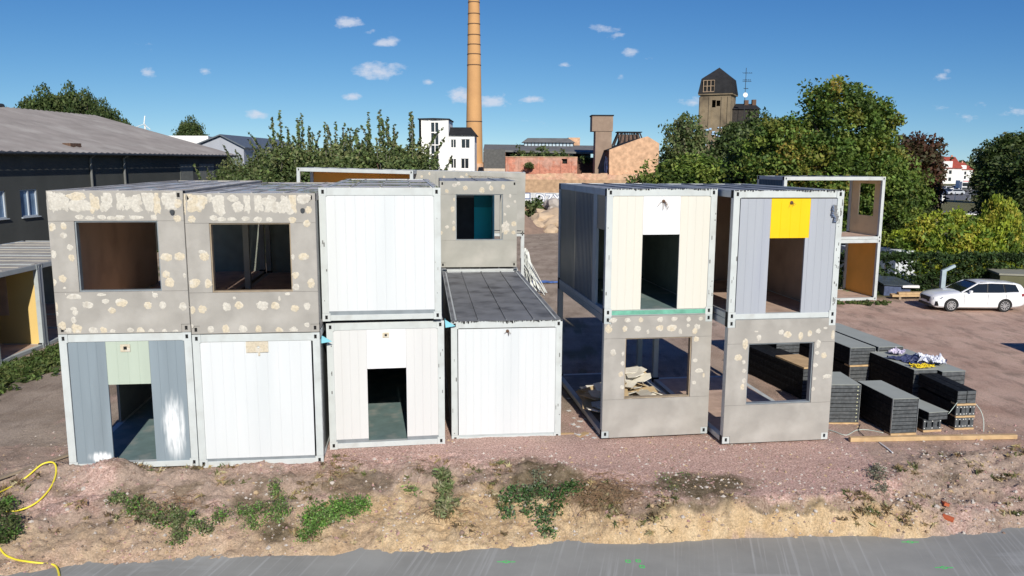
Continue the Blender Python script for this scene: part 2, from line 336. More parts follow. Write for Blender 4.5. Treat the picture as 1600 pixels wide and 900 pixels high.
gv = []; zone = []; zone2 = []
for y in ys:
    for x in xs:
        gv.append((x, y, gz(x, y)))
        v = Vector((x, y, 0)); e = lerp_table(EDGE, x); bb = lerp_table(BROW, x); t = (y-e)/(bb-e)
        n1 = noise.fractal(v*.55, 1, 2, 5) if y < 60 else 0; n2 = noise.fractal(v*1.8+Vector((9, 3, 0)), 1, 2, 4) if y < 40 else 0
        sand = sstep(.75, .45, t+.25*n2+.15*n1)*sstep(-6.2, -2.5, x+n1*1.5)*sstep(9.9, 8.7, x+n2*.5)
        if x < -2: sand = max(sand, .5*sstep(.5, .3, t+.3*n2))
        pink = sstep(.85, 1.05, t+.15*n2)*sstep(24.5, 20.5, y+2.5*n1)*sstep(-8, -5.5, x+n1)*sstep(11.5, 8.8, x+n2*1.2)
        pink = max(pink, .75*sstep(.15, .45, n1+.1*n2)*sstep(30, 18, y) if x > -13 else 0)
        if x > 1.5 and x < 9.6 and 0 < t < 1.1: pink = max(pink, sstep(.62, .95, t+.2*n2)) 
        olive = sstep(1.0, .55, math.hypot((x-4.4)/1.5, (y-17.75)/.85)+.35*n2)
        olive = max(olive, .95*sstep(.9, .5, abs(x-1.4)/2.2+.35*n2)*sstep(.42, .62, t)*sstep(1.25, 1.0, t+.2*n1))
        olive = max(olive, .8*sstep(.1, .05, abs(t-.62+.25*n2))*sstep(1.5, 3, x)*sstep(9, 7, x))
        olive = max(olive, .85*sstep(.55, .3, math.hypot((x+5.9)/1.3, (y-17.2)/.9)+.3*n2), .7*sstep(.8, .5, math.hypot((x+3.7)/1.0, (y-18.0)/.9)+.3*n2))
        olive = max(olive, .6*sstep(.1, .35, n2)*sstep(1.2, .8, t)*sstep(.5, .7, t))
        olive = max(olive, sstep(1.1, .5, math.hypot((x+5.05)/.42, (y-16.35)/.4)+.3*n2))
        if x > 9.3: pink *= .3+.7*sstep(.1, .3, n2)
        if t < -.05: sand = pink = 0
        grass = 0
        if y < 70:
            grass = max(grass, sstep(.1, .3, n1)*.8*sstep(-14.5, -16.5, x)*sstep(24, 27, y))
            grass = max(grass, sstep(42.8, 44.5, y)*sstep(18, 21, x))
            dx = abs(x+17.2)/1.1; grass = max(grass, sstep(1, .3, dx+.5*n2)*sstep(22, 24, y)*sstep(38, 32, y))
            grass = max(grass, .5*sstep(.12, .3, n1)*sstep(24, 26, y)*sstep(40, 36, y)*sstep(4, 3, x)*sstep(-6, -2, x))
        else:
            grass = .8 if x > 10 or y > 150 else (.5 if x < -8 else .15)
        zone.append((min(1, max(0, sand)), min(1, max(0, pink)), min(1, max(0, olive)), 1)); zone2.append((min(1, max(0, grass)), sstep(15, 3, x) if y > 20 else .6, 0, 1))
nx = len(xs); gf = [(j*nx+i, j*nx+i+1, (j+1)*nx+i+1, (j+1)*nx+i) for j in range(len(ys)-1) for i in range(nx-1)]
me = bpy.data.meshes.new('ground'); me.from_pydata(gv, [], gf)
for nm, dat in (('zone', zone), ('zoneb', zone2)):
    ca = me.color_attributes.new(nm, 'FLOAT_COLOR', 'POINT'); ca.data.foreach_set('color', np.array(dat, dtype=np.float32).ravel())
me.polygons.foreach_set('use_smooth', [True]*len(me.polygons)); me.update()
ground = bpy.data.objects.new('ground', me); C.objects.link(ground); structure(ground)
gm = bpy.data.materials.new('ground_dirt'); gm.use_nodes = True; n, l, b = nodes_of(gm); b.inputs['Roughness'].default_value = .95; b.inputs['Specular IOR Level'].default_value = .15
tcn = n.new('ShaderNodeTexCoord'); at1 = n.new('ShaderNodeAttribute'); at1.attribute_name = 'zone'; at2 = n.new('ShaderNodeAttribute'); at2.attribute_name = 'zoneb'
s1 = n.new('ShaderNodeSeparateColor'); l.new(at1.outputs['Color'], s1.inputs[0]); s2 = n.new('ShaderNodeSeparateColor'); l.new(at2.outputs['Color'], s2.inputs[0])
def NZ(scale, det=6, rough=.6, vec=None, stretch=None):
    src = tcn.outputs['Object']
    if stretch: 
        mp = n.new('ShaderNodeMapping'); mp.inputs['Scale'].default_value = stretch; l.new(src, mp.inputs[0]); src = mp.outputs[0]
    x = n.new('ShaderNodeTexNoise'); x.inputs['Scale'].default_value = scale; x.inputs['Detail'].default_value = det; x.inputs['Roughness'].default_value = rough; l.new(src, x.inputs['Vector']); return x.outputs[0]
def MR(v, a, b_, c=0., d=1.):
    x = n.new('ShaderNodeMapRange'); l.new(v, x.inputs[0]); x.inputs[1].default_value = a; x.inputs[2].default_value = b_; x.inputs[3].default_value = c; x.inputs[4].default_value = d; return x.outputs[0]
def MX(f, a, c):
    x = n.new('ShaderNodeMix'); x.data_type = 'RGBA'
    for i, v in ((0, f), (6, a), (7, c)):
        if hasattr(v, 'links'): l.new(v, x.inputs[i])
        else: x.inputs[i].default_value = (*v, 1) if isinstance(v, tuple) else v
    return x.outputs[2]
dirt = MX(MR(NZ(.45, 8), .38, .62), (.33, .26, .20), (.47, .38, .30))
dirt = MX(s2.outputs[1], MX(MR(NZ(.5, 8), .35, .65), (.48, .315, .24), (.65, .46, .36)), dirt)
dirt = MX(MR(NZ(1.3, 9, .7, None, (1, .35, 1)), .5, .66, 0, .7), dirt, (.205, .155, .12))
dirt = MX(MR(NZ(3.5, 9, .7), .55, .75, 0, .6), dirt, (.52, .45, .37))
pinkc = MX(MR(NZ(22, 4), .35, .65), (.48, .28, .225), (.72, .52, .445))
sandc = MX(MR(NZ(1.6, 8, .7, None, (1.5, 1, .7)), .35, .65), (.55, .375, .20), (.72, .55, .345))
sandc = MX(MR(NZ(1.1, 9, .75), .52, .66, 0, .8), sandc, (.38, .26, .15))
olivec = MX(MR(NZ(5, 8), .4, .6), (.12, .09, .05), (.23, .18, .115))
grassc = MX(MR(NZ(3, 8), .35, .65), (.05, .075, .02), (.12, .13, .05))
c = MX(s1.outputs[1], dirt, pinkc); c = MX(s1.outputs[0], c, sandc); c = MX(s1.outputs[2], c, olivec); c = MX(MR(s2.outputs[0], .1, .9), c, grassc)
vor = n.new('ShaderNodeTexVoronoi'); vor.inputs['Scale'].default_value = 34; l.new(tcn.outputs['Object'], vor.inputs['Vector'])
peb = MR(vor.outputs['Distance'], .05, .28, 1.0, 0)
rnd = n.new('ShaderNodeSeparateColor'); l.new(vor.outputs['Color'], rnd.inputs[0])
pm = n.new('ShaderNodeMath'); pm.operation = 'MULTIPLY'; l.new(MR(rnd.outputs[0], .72, .78), pm.inputs[0]); l.new(peb, pm.inputs[1])
pm2 = n.new('ShaderNodeMath'); pm2.operation = 'MULTIPLY'; l.new(pm.outputs[0], pm2.inputs[0]); pm2.inputs[1].default_value = .8
c = MX(pm2.outputs[0], c, MX(rnd.outputs[1], (.20, .155, .125), (.72, .66, .58)))
vr = n.new('ShaderNodeVectorMath'); vr.operation = 'SCALE'; l.new(c, vr.inputs[0]); l.new(MR(NZ(22, 8, .85), .32, .68, .55, 1.48), vr.inputs['Scale'])
l.new(vr.outputs[0], b.inputs['Base Color'])
bp = n.new('ShaderNodeBump'); bp.inputs['Strength'].default_value = 1.0; bp.inputs['Distance'].default_value = .05
hs = n.new('ShaderNodeMath'); hs.operation = 'ADD'; l.new(NZ(17, 9, .82), hs.inputs[0]); l.new(MR(peb, 0, 1, 0, .5), hs.inputs[1]); l.new(hs.outputs[0], bp.inputs['Height'])
bp2 = n.new('ShaderNodeBump'); bp2.inputs['Strength'].default_value = .5; bp2.inputs['Distance'].default_value = .10; l.new(NZ(1.6, 8, .6, None, (1, .5, 1)), bp2.inputs['Height']); l.new(bp2.outputs[0], bp.inputs['Normal'])
l.new(bp.outputs[0], b.inputs['Normal'])
me.materials.append(gm)

# concrete slab in the foreground
sm = bpy.data.materials.new('fresh_concrete'); sm.use_nodes = True; n, l, b = nodes_of(sm); b.inputs['Roughness'].default_value = .75
tcn = n.new('ShaderNodeTexCoord')
c = MX(MR(NZ(.5, 6), .35, .65), (.235, .237, .22), (.31, .312, .29))
c = MX(MR(NZ(.55, 7, .6, None, (.45, 1.4, 1)), .56, .70, 0, .75), c, (.42, .43, .42))
mp = n.new('ShaderNodeMapping'); mp.inputs['Rotation'].default_value = (0, 0, R(12)); l.new(tcn.outputs['Object'], mp.inputs[0])
mp2 = n.new('ShaderNodeMapping'); mp2.inputs['Scale'].default_value = (13, .25, 1); l.new(mp.outputs[0], mp2.inputs[0])
st = n.new('ShaderNodeTexNoise'); st.inputs['Scale'].default_value = 1.; st.inputs['Detail'].default_value = 3; l.new(mp2.outputs[0], st.inputs['Vector'])
brm = n.new('ShaderNodeMath'); brm.operation = 'MULTIPLY'; l.new(MR(st.outputs[0], .55, .72), brm.inputs[0]); l.new(MR(NZ(.4, 3), .35, .5, .3, 1.0), brm.inputs[1])
c = MX(brm.outputs[0], c, (.37, .375, .36))
l.new(c, b.inputs['Base Color'])
bp = n.new('ShaderNodeBump'); bp.inputs['Strength'].default_value = .4; bp.inputs['Distance'].default_value = .006; l.new(st.outputs[0], bp.inputs['Height']); l.new(bp.outputs[0], b.inputs['Normal'])
slab = MB().box(-40, 40, -20, 18.6, -1.2, SLAB_Z).build('concrete_slab', sm); structure(slab)

# loose stones on the bank and yard
def rock_mesh(name, seed, r=1., flat=.7):
    bm = bmesh.new(); bmesh.ops.create_icosphere(bm, subdivisions=2, radius=r); rng = random.Random(seed)
    off = Vector((seed*3.1, 0, 0))
    for v in bm.verts:
        k = 1+.38*noise.noise(v.co.normalized()*1.6+off)+.15*noise.noise(v.co.normalized()*4+off); v.co = v.co*k; v.co.z *= flat
    me = bpy.data.meshes.new(name); bm.to_mesh(me); bm.free(); return me
peb_cols = [mat('stone_pale', (.48, .43, .38), .9, .2, 5), mat('stone_brown', (.24, .17, .13), .9, .2, 5), mat('stone_pink', (.36, .22, .20), .9, .2, 5), mat('stone_sand', (.44, .32, .19), .9, .2, 5)]
pb = MB(); rng = random.Random(3)
ico = [(0, 0, 1), (1, 0, 0), (0, 1, 0), (-1, 0, 0), (0, -1, 0), (0, 0, -.6)]; icf = [(0, 1, 2), (0, 2, 3), (0, 3, 4), (0, 4, 1), (5, 2, 1), (5, 3, 2), (5, 4, 3), (5, 1, 4)]
for i in range(26000):
    x = rng.uniform(-13, 14.5); e = lerp_table(EDGE, x)
    y = e+abs(rng.gauss(0, 1))*2.6+.02
    if noise.noise(Vector((x*.9, y*.9, 2))) < rng.uniform(-.5, .25): continue
    r = .009+.045*rng.random()**6
    a = rng.uniform(0, 6.28); ca, sa = math.cos(a), math.sin(a); z = gz(x, y)
    sx, sy, sz = [r*rng.uniform(.6, 1.3) for _ in range(3)]
    mi = rng.choices([0, 1, 2, 3], [.32, .26, .27, .15])[0]
    pb.add([(x+(p[0]*sx*ca-p[1]*sy*sa), y+(p[0]*sx*sa+p[1]*sy*ca), z+p[2]*sz*.8) for p in ico], icf, mi)
stuff(pb.build('loose_stones', peb_cols))

# ---------------------------------------------------------------- containers
GRP = 'stacked office container modules'
CW, CH, CL = 2.99, 3.345, 6.06
def splat(b, u, z, ru, rz, rng, y, mi=0, square=False):
    k = 26; ph = rng.uniform(0, 90); pts = []; am = 1.0 if square else .55
    for i in range(k):
        t = 2*math.pi*i/k; cu, cz = math.cos(t), math.sin(t)
        q = .93+am*(.42*noise.noise(Vector((cu*1.2+ph, cz*1.2, ph)))+.34*noise.noise(Vector((cu*3.6+ph, cz*3.6, ph+5))))+rng.uniform(-.03, .03)
        if square: m_ = max(abs(cu), abs(cz)); cu /= m_**.7; cz /= m_**.7
        pts.append((u+cu*ru*q, z+cz*rz*q))
    pts = [(min(max(p, .012), CW-.012), max(.015, min(q, CH-.015))) for p, q in pts]
    th = .004
    vs = [(u, y-th*1.4, z)]+[(u+(p-u)*.75, y-th, z+(q-z)*.75) for p, q in pts]+[(p, y+.004, q) for p, q in pts]
    fs = [(0, 1+i, 1+(i+1) % k) for i in range(k)]+[(1+i, 1+k+i, 1+k+(i+1) % k, 1+(i+1) % k) for i in range(k)]
    b.add(vs, fs, mi)
def casting(parent, x0, x1, y0, y1, z0, z1, fm, fr):
    """corner casting with a real hole in its front face"""
    cx, cz = (x0+x1)/2, (z0+z1)/2; b = MB(); yf, yb = (y0, y1) if fr else (y1, y0)
    t = .035 if fr else -.035
    b.wall(x0, x1, z0, z1, min(yf, yf+t), max(yf, yf+t), [(cx-.032, cx+.032, cz-.05, cz+.05)], 0)
    b.box(x0+.004, x1-.004, min(yf+t, yb), max(yf+t, yb), z0+.004, z1-.004, 1)
    b.build('corner_casting', [fm, black_m], parent)
def container(name, label, x, y, yaw, z0=0, W=CW, L=CL, H=CH, fm=frame_m, roof=roof_f, floor=floor_d, tilt=(0, 0), cast=True, cat='container', group=GRP, seams=3, ceil=True):
    t = thing(name, label, cat, (x, y, z0), R(yaw), group, tilt)
    p = .17; e = .02; b = MB()
    for (a, c) in ((0, 0), (W-p, 0), (0, L-p), (W-p, L-p)): b.box(a, a+p, c, c+p, .2, H-.2)
    zt = .19; zb = .15
    b.box(.2, W-.2, .012, p, H-zt, H-.004); b.box(.2, W-.2, L-p, L-.012, H-zt, H-.004)
    b.box(.2, W-.2, .012, p, .01, zb); b.box(.2, W-.2, L-p, L-.012, .01, zb)
    for (a, c) in ((.012, p), (W-p, W-.012)):
        b.box(a, c, .2, L-.2, H-zt, H-.004); b.box(a, c, .2, L-.2, .01, zb)
    b.build('frame', fm, t, bevel=.008)
    if cast:
        for zz in (0, H-.2):
            for yy, fr in ((0, True), (L-.2, False)):
                for xx in (0, W-.2): casting(t, xx, xx+.2, yy, yy+.2, zz, zz+.2, fm, fr)
    r = MB(); r.box(p+.01, W-p-.01, p+.01, L-p-.01, H-.075, H-.02)
    for k in range(seams):
        u = W*(k+1)/(seams+1); r.box(u-.018, u+.018, p+.02, L-p-.02, H-.02, H+.012)
    r.box(.03, W-.03, .03, p-.02, H-.004, H+.002); r.box(.03, .12, p, L-p, H-.004, H+.002); r.box(W-.12, W-.03, p, L-p, H-.004, H+.002)
    r.build('roof', roof, t)
    if ceil: MB().box(p+.02, W-p-.02, p+.02, L-p-.02, H-.12, H-.08).build('ceiling', grey_w, t)
    MB().box(.05, W-.05, .05, L-.05, .05, .145).build('floor', floor, t)
    return t
def side_wall(t, side, om, im, v0=.18, v1=None, z0=.15, z1=CH-.19, holes=(), ribs=True, W=CW, L=CL, part='side_wall'):
    v1 = L-.18 if v1 is None else v1; o = MB(); i_ = MB()
    if side == 'L': xo, xi = .03, .09
    else: xo, xi = W-.09, W-.03
    if ribs and not holes:
        if side == 'L': o.ribbed(v0, v1, z0, z1, xo, .04, .16, .02, .02, 'y', wide=True)
        else: o.box(xi-.04, xi, v0, v1, z0, z1)
    else: o.wall(v0, v1, z0, z1, (xo if side == 'L' else xi-.04), (xo+.04 if side == 'L' else xi), holes, axis='y')
    w = o.build(part, om, t)
    (i_.wall(v0, v1, z0, z1, (xo+.043 if side == 'L' else xo-.003), (xi if side == 'L' else xi-.043), holes, axis='y')).build('lining', im, w)
    return w
def back_wall(t, m_, W=CW, L=CL, u0=.18, u1=None, holes=()):
    u1 = W-.18 if u1 is None else u1
    return MB().wall(u0, u1, .15, CH-.19, L-.09, L-.03, holes).build('back_wall', m_, t)
def board_front(t, win, blobs, seed, m_=board_m, castz=(0, CH-.2)):
    """fibre-cement boards covering the whole end, with a window opening and glue blobs"""
    u0, u1, w0, w1 = win; b = MB(); y0, y1 = -.026, .008; g = .003
    cut = [(-.01, .2, -.01, .2), (CW-.2, CW+.01, -.01, .2), (-.01, .2, CH-.2, CH+.01), (CW-.2, CW+.01, CH-.2, CH+.01)]
    b.wall(.004, CW-.004, .006, w0-g, y0, y1, cut[:2]); b.wall(.004, CW-.004, w1+g, CH-.004, y0, y1, cut[2:])
    b.wall(.004, u0, w0+g, w1-g, y0, y1); b.wall(u1, CW-.004, w0+g, w1-g, y0, y1)
    w = b.build('end_wall', m_, t)
    fr = MB(); fr.wall(u0-.0, u1+.0, w0-.0, w1+.0, .01, .16, [(u0+.03, u1-.03, w0+.03, w1-.03)]); fr.build('window_reveal', strip_m if seed % 2 else wood_o, w)
    s_ = MB(); rng = random.Random(seed)
    for (u, z, ru, rz) in blobs:
        for xx in (0, CW-.2):
            pass
        if (u < .2 or u > CW-.2) and (z < .2 or z > CH-.2): continue
        sq = rz > .19
        if seed in (4, 5): ru *= .84; rz *= .84
        splat(s_, u, z, ru*(1.36 if sq or z > 2.9 else 1.14), rz*(1.12 if sq else 1.14), rng, y0, 1 if (rz < .075 or rng.random() < .3 or sq and rng.random() < .6) else 0, sq)
        if rng.random() < .35:
            splat(s_, u+rng.uniform(-ru, ru), z+rng.uniform(-rz, rz), .02, .02, rng, y0-.001, 1)
    s_.build('glue_patches', [glue_m, gluew_m], w)
    return w
def front_panels(t, specs, ybase=.03):
    """specs: (u0,u1,z0,z1,material,pitch)"""
    for (u0, u1, z0, z1, m_, pit) in specs:
        if pit: MB().ribbed(u0+.002, u1-.002, z0, z1, ybase, .05, pit).build('front_panel', m_, t)
        else: MB().box(u0+.002, u1-.002, ybase+.004, ybase+.05, z0, z1).build('front_strip', m_, t)
A_BL = [(0.15,3.1,0.1,0.22),(0.36,3.1,0.09,0.23),(0.66,3.21,0.19,0.11),(0.71,3.0,0.25,0.16),(1.04,3.07,0.09,0.23),(1.29,3.09,0.12,0.23),(1.61,3.09,0.08,0.23),(1.88,3.07,0.19,0.21),(2.23,3.09,0.12,0.25),(2.41,3.09,0.07,0.27),(2.68,3.12,0.14,0.23),(2.87,3.05,0.08,0.12),(0.69,2.74,0.1,0.06),(0.91,2.72,0.11,0.05),(1.17,2.74,0.1,0.06),(1.39,2.72,0.11,0.05),(1.57,2.73,0.11,0.07),(1.94,2.73,0.17,0.05),(2.32,2.73,0.07,0.08),(2.85,2.7,0.09,0.09),(0.08,2.52,0.09,0.1),(0.33,2.54,0.07,0.09),(0.31,2.32,0.09,0.07),(0.43,2.04,0.07,0.08),(0.05,1.89,0.08,0.1),(0.45,1.8,0.07,0.09),(0.21,1.32,0.09,0.09),(0.02,1.23,0.06,0.09),(0.24,1.1,0.04,0.03),(2.55,1.8,0.14,0.11),(2.85,1.81,0.14,0.1),(2.52,1.39,0.09,0.1),(2.58,1.2,0.12,0.12),(2.93,1.36,0.04,0.06),(0.42,0.89,0.17,0.07),(1.04,0.93,0.11,0.04),(1.12,0.77,0.08,0.07),(0.72,0.69,0.12,0.09),(1.25,0.55,0.09,0.08),(1.47,0.73,0.14,0.11),(2.06,0.66,0.09,0.1),(2.4,0.66,0.08,0.1),(2.24,0.9,0.07,0.07),(2.85,0.62,0.09,0.11),(0.4,0.61,0.08,0.05),(0.43,0.51,0.07,0.07),(0.38,0.34,0.07,0.08),(0.03,0.66,0.03,0.12),(0.03,0.49,0.03,0.06),(0.12,0.21,0.09,0.09),(0.43,0.12,0.12,0.15),(0.14,0.09,0.11,0.06),(0.25,0.09,0.08,0.07),(0.8,0.08,0.1,0.09),(1.03,0.08,0.08,0.09),(1.23,0.05,0.07,0.06),(1.63,0.07,0.08,0.07),(1.86,0.06,0.09,0.08),(2.09,0.04,0.07,0.06),(2.4,0.03,0.07,0.06),(2.65,0.02,0.08,0.05),(2.81,0.03,0.07,0.08)]
B_BL = [(0.0,3.09,0.04,0.24),(0.3,3.12,0.19,0.24),(0.58,3.26,0.05,0.14),(0.78,3.09,0.13,0.24),(1.11,3.23,0.11,0.09),(1.21,3.04,0.12,0.14),(1.43,3.09,0.07,0.24),(1.68,3.09,0.09,0.25),(1.98,3.09,0.15,0.22),(2.33,3.09,0.15,0.24),(2.47,3.14,0.08,0.26),(2.71,3.21,0.14,0.13),(2.84,2.95,0.07,0.1),(0.16,2.74,0.09,0.09),(0.65,2.77,0.09,0.07),(0.83,2.74,0.11,0.06),(1.06,2.74,0.11,0.05),(1.38,2.75,0.11,0.06),(1.66,2.73,0.11,0.07),(1.92,2.73,0.08,0.06),(2.45,2.72,0.09,0.08),(2.78,2.63,0.09,0.09),(0.4,1.88,0.11,0.13),(0.35,1.97,0.09,0.05),(0.13,1.23,0.14,0.12),(0.45,1.22,0.08,0.12),(2.43,1.84,0.04,0.07),(2.69,1.84,0.13,0.09),(2.48,1.4,0.09,0.09),(2.48,1.11,0.08,0.09),(2.84,1.19,0.1,0.12),(0.05,0.58,0.08,0.1),(0.29,0.6,0.1,0.1),(0.85,0.65,0.1,0.12),(1.13,0.69,0.1,0.1),(1.03,0.86,0.04,0.04),(1.67,0.67,0.15,0.12),(1.97,0.66,0.11,0.1),(2.43,0.59,0.1,0.09),(2.72,0.64,0.08,0.1),(2.27,0.94,0.07,0.04),(2.08,0.83,0.03,0.07),(0.02,0.2,0.04,0.05),(0.45,0.11,0.08,0.1),(0.8,0.1,0.09,0.13),(1.19,0.1,0.1,0.11),(1.56,0.09,0.08,0.1),(2.04,0.05,0.1,0.09),(2.38,0.06,0.11,0.09),(2.7,0.18,0.07,0.06),(2.87,0.15,0.08,0.08)]
F_BL = [(0.25,3.24,0.11,0.08),(0.63,3.23,0.09,0.08),(1.0,3.23,0.07,0.09),(1.53,3.23,0.09,0.09),(1.92,3.24,0.09,0.08),(2.32,3.22,0.07,0.09),(2.66,3.23,0.07,0.07),(0.12,3.01,0.1,0.14),(0.57,3.0,0.07,0.1),(0.91,3.0,0.1,0.1),(1.2,2.91,0.04,0.08),(1.53,3.0,0.11,0.1),(1.86,2.99,0.13,0.13),(2.1,2.9,0.06,0.11),(2.31,3.05,0.05,0.06),(2.57,3.01,0.09,0.1),(2.51,2.89,0.1,0.1),(2.56,2.67,0.09,0.1),(0.26,2.37,0.11,0.11),(0.53,2.33,0.05,0.08),(0.52,2.06,0.06,0.08),(0.49,1.77,0.09,0.1),(0.53,1.41,0.07,0.08),(2.55,2.08,0.08,0.07),(2.67,1.79,0.15,0.08),(2.81,1.66,0.04,0.09),(2.54,1.46,0.07,0.07)]
G_BL = [(0.78,3.03,0.06,0.03),(0.86,2.86,0.08,0.12),(1.47,3.0,0.08,0.09),(1.65,2.93,0.12,0.11),(2.02,2.88,0.09,0.13),(2.27,2.94,0.07,0.11),(2.51,3.0,0.08,0.08),(2.7,3.08,0.06,0.04),(0.49,2.71,0.1,0.18),(0.32,2.34,0.13,0.11),(0.48,2.22,0.06,0.08),(0.5,1.98,0.07,0.07),(0.51,1.71,0.07,0.09),(0.47,1.55,0.07,0.11),(2.53,2.65,0.08,0.14),(2.51,2.41,0.08,0.07),(2.71,2.34,0.11,0.1),(2.49,2.08,0.09,0.08),(2.49,1.71,0.06,0.06),(2.84,1.76,0.14,0.07),(2.47,1.42,0.06,0.08),(2.93,2.88,0.06,0.16)]
E_BL = [(0.57,3.18,0.09,0.07),(0.98,3.08,0.08,0.1),(1.62,3.0,0.09,0.12),(1.87,3.28,0.09,0.06),(1.98,3.08,0.08,0.11),(2.44,3.12,0.06,0.11),(0.73,3.25,0.06,0.08),(0.28,2.96,0.06,0.08),(0.49,2.27,0.09,0.12),(0.55,2.64,0.04,0.08),(0.53,1.75,0.06,0.08),(0.53,1.51,0.06,0.1),(0.27,1.58,0.09,0.07),(0.05,1.35,0.05,0.08),(2.65,2.37,0.07,0.06),(2.52,2.06,0.05,0.06),(2.72,2.77,0.05,0.08),(2.56,1.59,0.11,0.23),(2.87,1.69,0.11,0.11),(2.86,1.35,0.09,0.08),(2.91,2.56,0.05,0.06),(2.56,1.39,0.09,0.12)]
LB = 9.8
def fan(parent, u, z, y=-.028, r=.035, plate=None):
    if plate:
        b = MB(); b.wall(u-plate, u+plate, z-plate*.8, z+plate*.8, y-.014, y, [(u-r, u+r, z-r, z+r)]); b.box(u-r, u+r, y-.003, y, z-r, z+r, 1); b.build('vent_plate', [glue_m, black_m], parent)
def wires(parent, u, z, y, rng, n_=6, spread=.18, m_=rust_m):
    b = MB()
    for i in range(n_):
        a = rng.uniform(-2.7, -.5); L_ = rng.uniform(.08, spread)
        b.tube([(u+rng.uniform(-.03, .03), y, z), (u+math.cos(a)*L_*.5, y-.05, z-.02), (u+math.cos(a)*L_, y-.05, z+math.sin(a)*L_)], .006, 5)
    b.tube([(u, y-.01, z), (u, y+.03, z)], .045, 10)
    b.build('cable_stub', m_, parent)
# A and B, the left pair
aU = container('office_container', 'upper container at the far left, grey glue-spotted end with brown-lined window opening', -10.627, 18.321, 6.78, .03+CH, L=LB, roof=roof_w, floor=floor_r, fm=board_m, seams=3)
board_front(aU, (.56, 2.40, 1.0, 2.65), A_BL, 1)
side_wall(aU, 'L', corrg_m, brown_in, v1=7.2, L=LB); back_wall(aU, green_in, L=LB)
MB().tube([(2.75, -.03, 2.86), (2.75, -.10, 2.86)], .05, 12).build('pipe_stub', dark_m, aU)
bU = container('office_container', 'upper container second from left, grey glue-spotted end wall and dark window opening', -7.65, 18.70, 6.66, -.03+CH, L=LB, roof=roof_w, floor=floor_r, fm=board_m)
board_front(bU, (.54, 2.40, 1.0, 2.65), B_BL, 2)
side_wall(bU, 'R', corrg_m, green_in, L=LB); back_wall(bU, green_in, L=LB)
MB().box(.02, .19, 5.95, 6.12, .15, CH-.2).build('inner_post', frame_b, bU)
MB().tube([(2.70, -.03, 2.95), (2.70, -.08, 2.95)], .05, 12).build('pipe_stub', dark_m, bU)
aL = container('office_container', 'lower container at far left, blue-grey panels, sage panel over open doorway', -10.627, 18.321, 6.78, .02, L=LB, roof=roof_f, floor=floor_g)
front_panels(aL, [(.18, 1.02, .15, 3.15, blue_m, .21), (1.02, 2.0, 2.1, 3.15, sage_m, .25), (2.0, 2.81, .15, 3.15, blue_m, .21)])
side_wall(aL, 'L', corrg_m, grey_in, v0=3.2, v1=7, L=LB); back_wall(aL, green_in, L=LB); fan(aL, 1.47, 2.99, .02, .04, .11)
bL = container('office_container', 'lower container second from left, blank white panel with a tan plate at its top', -7.65, 18.70, 6.66, -.05, L=LB, roof=roof_f)
front_panels(bL, [(.14, 2.78, .22, 3.15, white_m, .26), (.14, 2.78, .09, .22, strip_m, 0)])
side_wall(bL, 'R', corrg_m, green_in, L=LB); back_wall(bL, green_in, L=LB)
fp = MB(); fp.wall(1.24, 1.76, 2.88, 3.15, .0, .028, [(1.5, 1.56, 2.98, 3.04)]); fp.box(1.52, 1.56, -.004, .02, 2.8, 2.98); fp.build('vent_plate', glue_m, bL)
# C
cU = container('office_container', 'upper container with a blank white end, above the white doorway container', -4.765, 19.75, 7.72, .08+CH, L=LB, roof=roof_w)
front_panels(cU, [(.14, 2.82, .25, 3.17, white_m, .25), (.14, 2.82, .11, .25, strip_m, 0)])
side_wall(cU, 'L', corrg_m, grey_in, L=LB); side_wall(cU, 'R', corrg_m, grey_in, L=LB); back_wall(cU, green_in, L=LB)
cL = container('office_container', 'lower white container with a black open doorway and green floor, third from left', -4.71, 19.872, 9.0, .0, L=LB, floor=floor_g)
front_panels(cL, [(.14, 1.0, .25, 3.17, white_n, .2), (1.0, 2.0, 2.12, 3.17, white_c, .5), (2.0, 2.84, .25, 3.17, white_n, .2), (.14, 1.0, .11, .25, strip_m, 0), (2.0, 2.84, .11, .25, strip_m, 0)])
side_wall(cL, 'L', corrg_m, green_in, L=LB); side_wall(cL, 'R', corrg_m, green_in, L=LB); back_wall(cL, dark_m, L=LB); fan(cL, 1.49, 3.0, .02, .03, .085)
MB().box(.95, 1.05, .05, .15, -.14, .0).build('foot_block', wood_o, cL)
# D single storey, E behind on top
dL = container('office_container', 'single-storey container with a blank white end and weathered dark flat roof', -1.612, 20.741, 6.37, -.11, L=LB, H=CH-.0, roof=roof_d, seams=3)
front_panels(dL, [(.19, 2.82, .2, 3.13, white_m, .2), (.19, 2.82, .12, .2, frame_b, 0)])
side_wall(dL, 'L', corrg_m, grey_in, L=LB); side_wall(dL, 'R', corrg_m, grey_in, L=LB); back_wall(dL, green_in, L=LB); wires(dL, 1.51, 3.06, .02, random.Random(5), 4, .12)
eL = container('office_container', 'ground-level container hidden behind the single-storey white one', -2.72, 30.62, 6.37, -.06, cast=False)
side_wall(eL, 'L', corrg_m, grey_in); side_wall(eL, 'R', corrg_m, grey_in)
eU = container('office_container', 'small far container, glue-spotted grey end, window onto a teal wall', -2.80, 30.95, 5.6, CH-.02, fm=board2_m, roof=roof_f, floor=floor_d)
board_front(eU, (.61, 2.44, 1.06, 2.84), E_BL, 3, board2_m)
side_wall(eU, 'L', corrg_m, grey_in)
w_ = MB(); w_.wall(.18, 1.62, .15, CH-.19, CL-.09, CL-.03); w_.build('back_wall', dark_m, eU)  # interior darkness at left painted as a dark board
MB().box(.3, 1.62, CL-.14, CL-.092, 2.45, 2.8).build('header_board', grey_in, eU)
